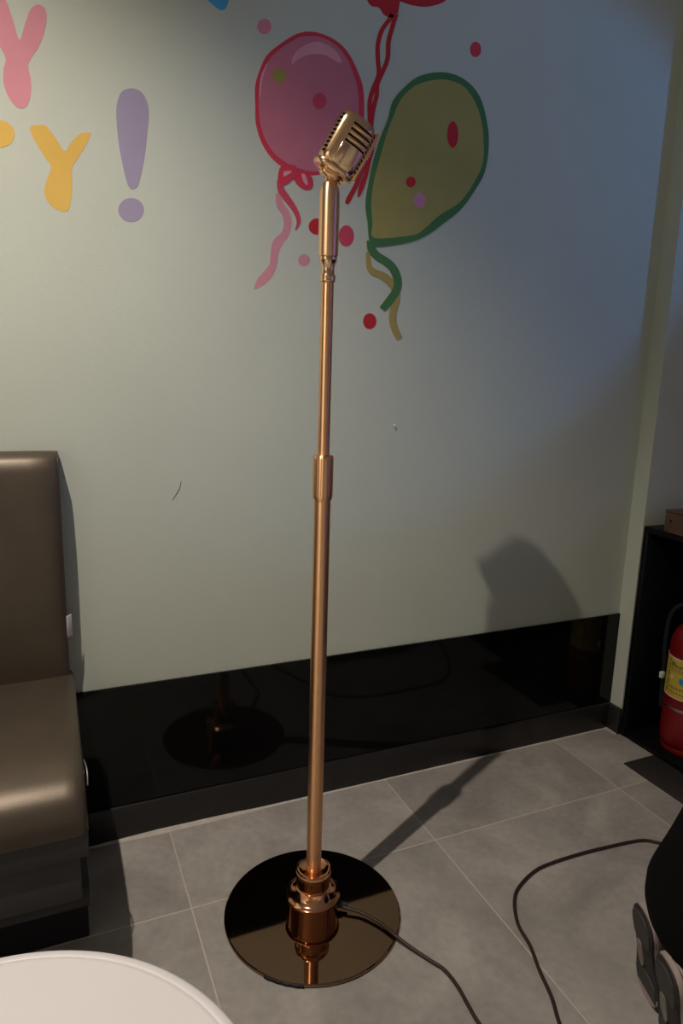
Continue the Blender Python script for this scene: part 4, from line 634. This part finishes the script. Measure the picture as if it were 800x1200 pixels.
def body_nodes(grow, parts):
    N_, E_ = [], []
    def add(p, r_): N_.append((p, r_+grow)); return len(N_)-1
    pel = add(Q(.165, 0, .30), .10)
    if 'legs' in parts:
        for s in (1, -1):
            hip = add(Q(.19, .070*s, .29), .060); kn = add(Q(.50, .13*s, .135), .058 if grow < .01 else .062)
            md_ = add(Q(.34, .11*s, .22), .062)
            sh = add(Q(.24, .085*s, .105), .042); an = add(Q(.105, .056*s, .125), .032)
            E_.extend([(pel, hip), (hip, md_), (md_, kn), (kn, sh), (sh, an)])
            if 'feet' in parts:
                hl = add(Q(.100, .055*s, .11), .020); bl = add(Q(.110, .055*s, .045), .018); E_.extend([(an, hl), (hl, bl)])
    if 'torso' in parts:
        wa = add(Q(.20, 0, .43), .095); ch = add(Q(.38, 0, .58), .105); ub = add(Q(.45, 0, .68), .080)
        E_.extend([(pel, wa), (wa, ch), (ch, ub)])
        for s in (1, -1):
            so = add(Q(.455, .14*s, .668), .044); el = add(Q(.56, .21*s, .44), .040); wr = add(Q(.66, .12*s, .26), .026)
            E_.extend([(ub, so), (so, el), (el, wr)])
            if 'hands' in parts:
                pa = add(Q(.70, .10*s, .215), (.022)); E_.append((wr, pa))
                for j, ln in enumerate((.070, .078, .073, .058)):
                    off = (j-1.5)*.017
                    f0 = add(Q(.715, .10*s+off, .185), .0085); f1 = add(Q(.735, .10*s+off, .185-ln*.5), .0078); f2 = add(Q(.725, .10*s+off*1.05, .185-ln), .0065)
                    E_.extend([(pa, f0), (f0, f1), (f1, f2)])
                t0 = add(Q(.69, .10*s-.030*s, .200), .010); t1 = add(Q(.705, .10*s-.045*s, .165), .008); E_.extend([(pa, t0), (t0, t1)])
        if 'head' in parts:
            ne = add(Q(.50, 0, .765), .048); h0 = add(Q(.545, 0, .825), .062); h1 = add(Q(.560, 0, .885), .080); h2 = add(Q(.555, 0, .945), .070)
            E_.extend([(ub, ne), (ne, h0), (h0, h1), (h1, h2)])
    return N_, E_
N_, E_ = body_nodes(0, {'legs', 'feet', 'torso', 'hands', 'head'}); skin_mesh('body', N_, E_, M['skin'])
def garment(name, runs, mt):
    bm = bmesh.new()
    for run in runs:
        PR = catmull([Vector((*(Q(a, b, z)-F), 0))[:3] for a, b, z, r_ in run], 5); RR = [v.x for v in catmull([(r_, 0, 0) for a, b, z, r_ in run], 5)]
        tube_bm(bm, PR, [max(.004, x) for x in RR], 28)
    return from_bm(bm, name, mt, per, True, 180)
garment('jacket', [[(.130, 0, .120, .03), (.132, 0, .145, .08), (.138, 0, .185, .118), (.146, 0, .250, .140), (.160, 0, .335, .127), (.184, 0, .415, .122), (.25, 0, .52, .132), (.36, 0, .61, .145), (.44, 0, .68, .118), (.485, 0, .73, .066)]] +
        [[(.43, .0*s, .655, .11), (.44, .07*s, .665, .095), (.45, .12*s, .665, .078), (.47, .165*s, .65, .064), (.52, .20*s, .53, .055), (.565, .205*s, .44, .052), (.61, .165*s, .35, .044), (.655, .125*s, .27, .036)] for s in (1, -1)], M['cloth_black'])
garment('trousers', [[(.15, .07*s, .27, .09), (.25, .095*s, .25, .095), (.38, .115*s, .20, .085), (.49, .13*s, .145, .070), (.535, .13*s, .11, .045)] for s in (1, -1)] +
        [[(.52, .13*s, .085, .05), (.45, .12*s, .085, .062), (.28, .09*s, .095, .058), (.13, .065*s, .105, .048)] for s in (1, -1)], M['cloth_black'])
# hair cap, face
bm = bmesh.new(); bmesh.ops.create_uvsphere(bm, u_segments=32, v_segments=20, radius=1)
for v in list(bm.verts):
    if v.co.z < -.25 and v.co.x > -.1: bm.verts.remove(v)
for v in bm.verts: v.co = Vector((v.co.x*.098, v.co.y*.085, v.co.z*.105))
o = from_bm(bm, 'hair', M['hair'], per, True, 180); o.location = Q(.540, 0, .920)-F; o.rotation_euler = (0, -.1, math.atan2(FD.y, FD.x))
hm = Q(.560, 0, .885)-F
def blob(name, p, r_, mt, sc_=(1, 1, 1)):
    bm = bmesh.new(); bmesh.ops.create_uvsphere(bm, u_segments=16, v_segments=12, radius=r_)
    for v in bm.verts: v.co = Vector((v.co.x*sc_[0], v.co.y*sc_[1], v.co.z*sc_[2]))
    o = from_bm(bm, name, mt, per, True, 180); o.location = p; o.rotation_euler = (0, 0, math.atan2(FD.y, FD.x)); return o
for s in (1, -1):
    blob('eye', hm+FD*.072+LT*.028*s+Vector((0, 0, .005)), .0095, M['white_plastic']); blob('iris', hm+FD*.0785+LT*.028*s+Vector((0, 0, .005)), .0045, M['ink'])
    blob('ear', hm+FD*-.002+LT*.080*s, .020, M['skin'], (.7, .35, 1.2))
blob('nose', hm+FD*.083+Vector((0, 0, -.018)), .011, M['skin'], (1, .8, 1.4)); blob('mouth', hm+FD*.068+Vector((0, 0, -.045)), .016, M['balloon'] if 'balloon' in M else M['ink_red'], (.5, 1.2, .3))

# shoes: sole nearly upright, heel up, toes bent on the floor
def shoe(off, label):
    root = bpy.data.objects.new('shoe', None)
    # foot frame: u along the sole from toe joint up to the heel, n = sole normal (faces back), v sideways
    FS = Vector((.935, -.355, 0)); u = (rt*-.20 + Vector((0, 0, 1))).normalized(); nrm = -(FS - u*FS.dot(u)).normalized(); v_ = u.cross(-nrm).normalized()
    base = Q(.046 + (.018 if off < 0 else 0), off, .014)
    def P(s, d, wv): return base + u*s - nrm*d + v_*wv - F      # d: depth into the shoe (forward)
    # sole outline: s along the length, half width
    outl = [(-.020, .030), (.0, .040), (.03, .043), (.065, .037), (.10, .031), (.135, .032), (.165, .035), (.190, .032), (.204, .022), (.209, .008)]
    outl = [(s*.83, w_) for s, w_ in outl]; ring = [(s, w_) for s, w_ in outl] + [(s, -w_) for s, w_ in reversed(outl)]
    ring = [(p.x, p.y) for p in closed_smooth([Vector((a, b, 0)) for a, b in ring], 3)]
    bm = bmesh.new()
    loft_bm(bm, [[P(s*(k if s > 0 else 1), d, w_*k) for s, w_ in ring] for k, d in ((.95, -.001), (1.0, .001), (1.01, .004), (.99, .006))])
    so = from_bm(bm, 'shoe', M['sole_black'], per, True, 60); so['label'] = label
    bm = bmesh.new()
    loft_bm(bm, [[P(s*(k if s > 0 else 1), d, w_*k) for s, w_ in ring] for k, d in ((1.0, .0045), (1.03, .008), (1.03, .014), (.97, .019))])
    from_bm(bm, 'midsole', M['shoe_light'], so, True, 60)
    # toe part bent flat on the floor
    bm = bmesh.new()
    secs = []
    for t in range(7):
        a = t/6*PI/2; hw = [.040, .041, .042, .041, .038, .030, .016][t]
        c_ = base - F + FS*(-.004+.085*t/6) + Vector((0, 0, -.010)); hgt = [.055, .052, .048, .044, .038, .030, .018][t]
        secs.append([Vector((c_.x, c_.y, 0)) + v_*(hw*math.cos(q)) + Vector((0, 0, max(0, hgt*.5+hgt*.5*math.sin(q)))) for q in [2*PI*k/20 for k in range(20)]])
    loft_bm(bm, secs); from_bm(bm, 'toe_box', M['shoe_light'], so, True, 60)
    # heel pad, arch pads, forefoot pad on the sole
    def pad(pts, mt, name, th=.0035):
        bm = bmesh.new(); R_ = [(p.x, p.y) for p in closed_smooth([Vector((a, b, 0)) for a, b in pts], 4)]
        loft_bm(bm, [[P(s*.83, d, w_) for s, w_ in R_] for d in (.002, -th)])
        return from_bm(bm, name, mt, so, True, 40)
    pad([(.130, .024), (.150, .030), (.175, .030), (.195, .022), (.204, .0), (.195, -.022), (.175, -.030), (.150, -.030), (.130, -.024), (.128, 0)], M['sole_dark'], 'heel_pad')
    pad([(.118, .020), (.095, .024), (.070, .022), (.055, .012), (.066, .004), (.095, .005), (.118, .008)], M['shoe_mid'], 'arch_pad')
    pad([(.045, .030), (.02, .036), (-.012, .030), (-.016, 0), (-.010, -.030), (.02, -.036), (.045, -.030), (.055, 0)], M['sole_dark'], 'forefoot_pad', .004)
    # upper: quarter, with darker stripes
    bm = bmesh.new(); secs = []
    for s, hw, dp in ((-.012, .036, .050), (.03, .037, .062), (.07, .034, .070), (.11, .032, .074), (.15, .033, .072), (.180, .031, .066), (.200, .022, .055), (.209, .010, .046)):
        secs.append([P(s*.83, .010 + (dp-.010)*(.5-.5*math.cos(q)), hw*math.sin(q)*1.0) for q in [2*PI*k/24 for k in range(24)]])
    loft_bm(bm, secs); from_bm(bm, 'upper', M['shoe_light'], so, True, 80)
    for d0 in (.022, .034, .046):
        for sd in (1, -1):
            pts = []
            for s, hw, dp in ((-.005, .036, .052), (.03, .037, .062), (.07, .034, .070), (.11, .032, .074), (.15, .033, .072), (.180, .031, .066), (.198, .023, .056)):
                x_ = (d0-.010)/(dp-.010); q = math.acos(max(-1, min(1, 1-2*x_))); pts.append(P(s*.83, d0, sd*(hw*math.sin(q)+.0005)))
            bm = bmesh.new(); tube_bm(bm, catmull(pts, 4), .0022, 8); from_bm(bm, 'side_stripe', M['shoe_mid'] if d0 != .034 else M['sole_dark'], so, True, 60)
shoe(.050, 'grey and black trainer, sole turned to the left, the farther of the two')
shoe(-.062, 'pale grey striped trainer, the nearer of the two')
# ------------------------------------------------------------------ ceiling lamp over the sofa, off the picture
lm = thing('ceiling_downlight', 'round white recessed ceiling downlight above the sofa', 'lamp', (-2.02, -.82, HC))
lathe('lamp_trim', [(.05, 0), (.062, -.004), (.062, -.008), (.045, -.010), (.042, 0)], M['lamp_white'], lm, 40)
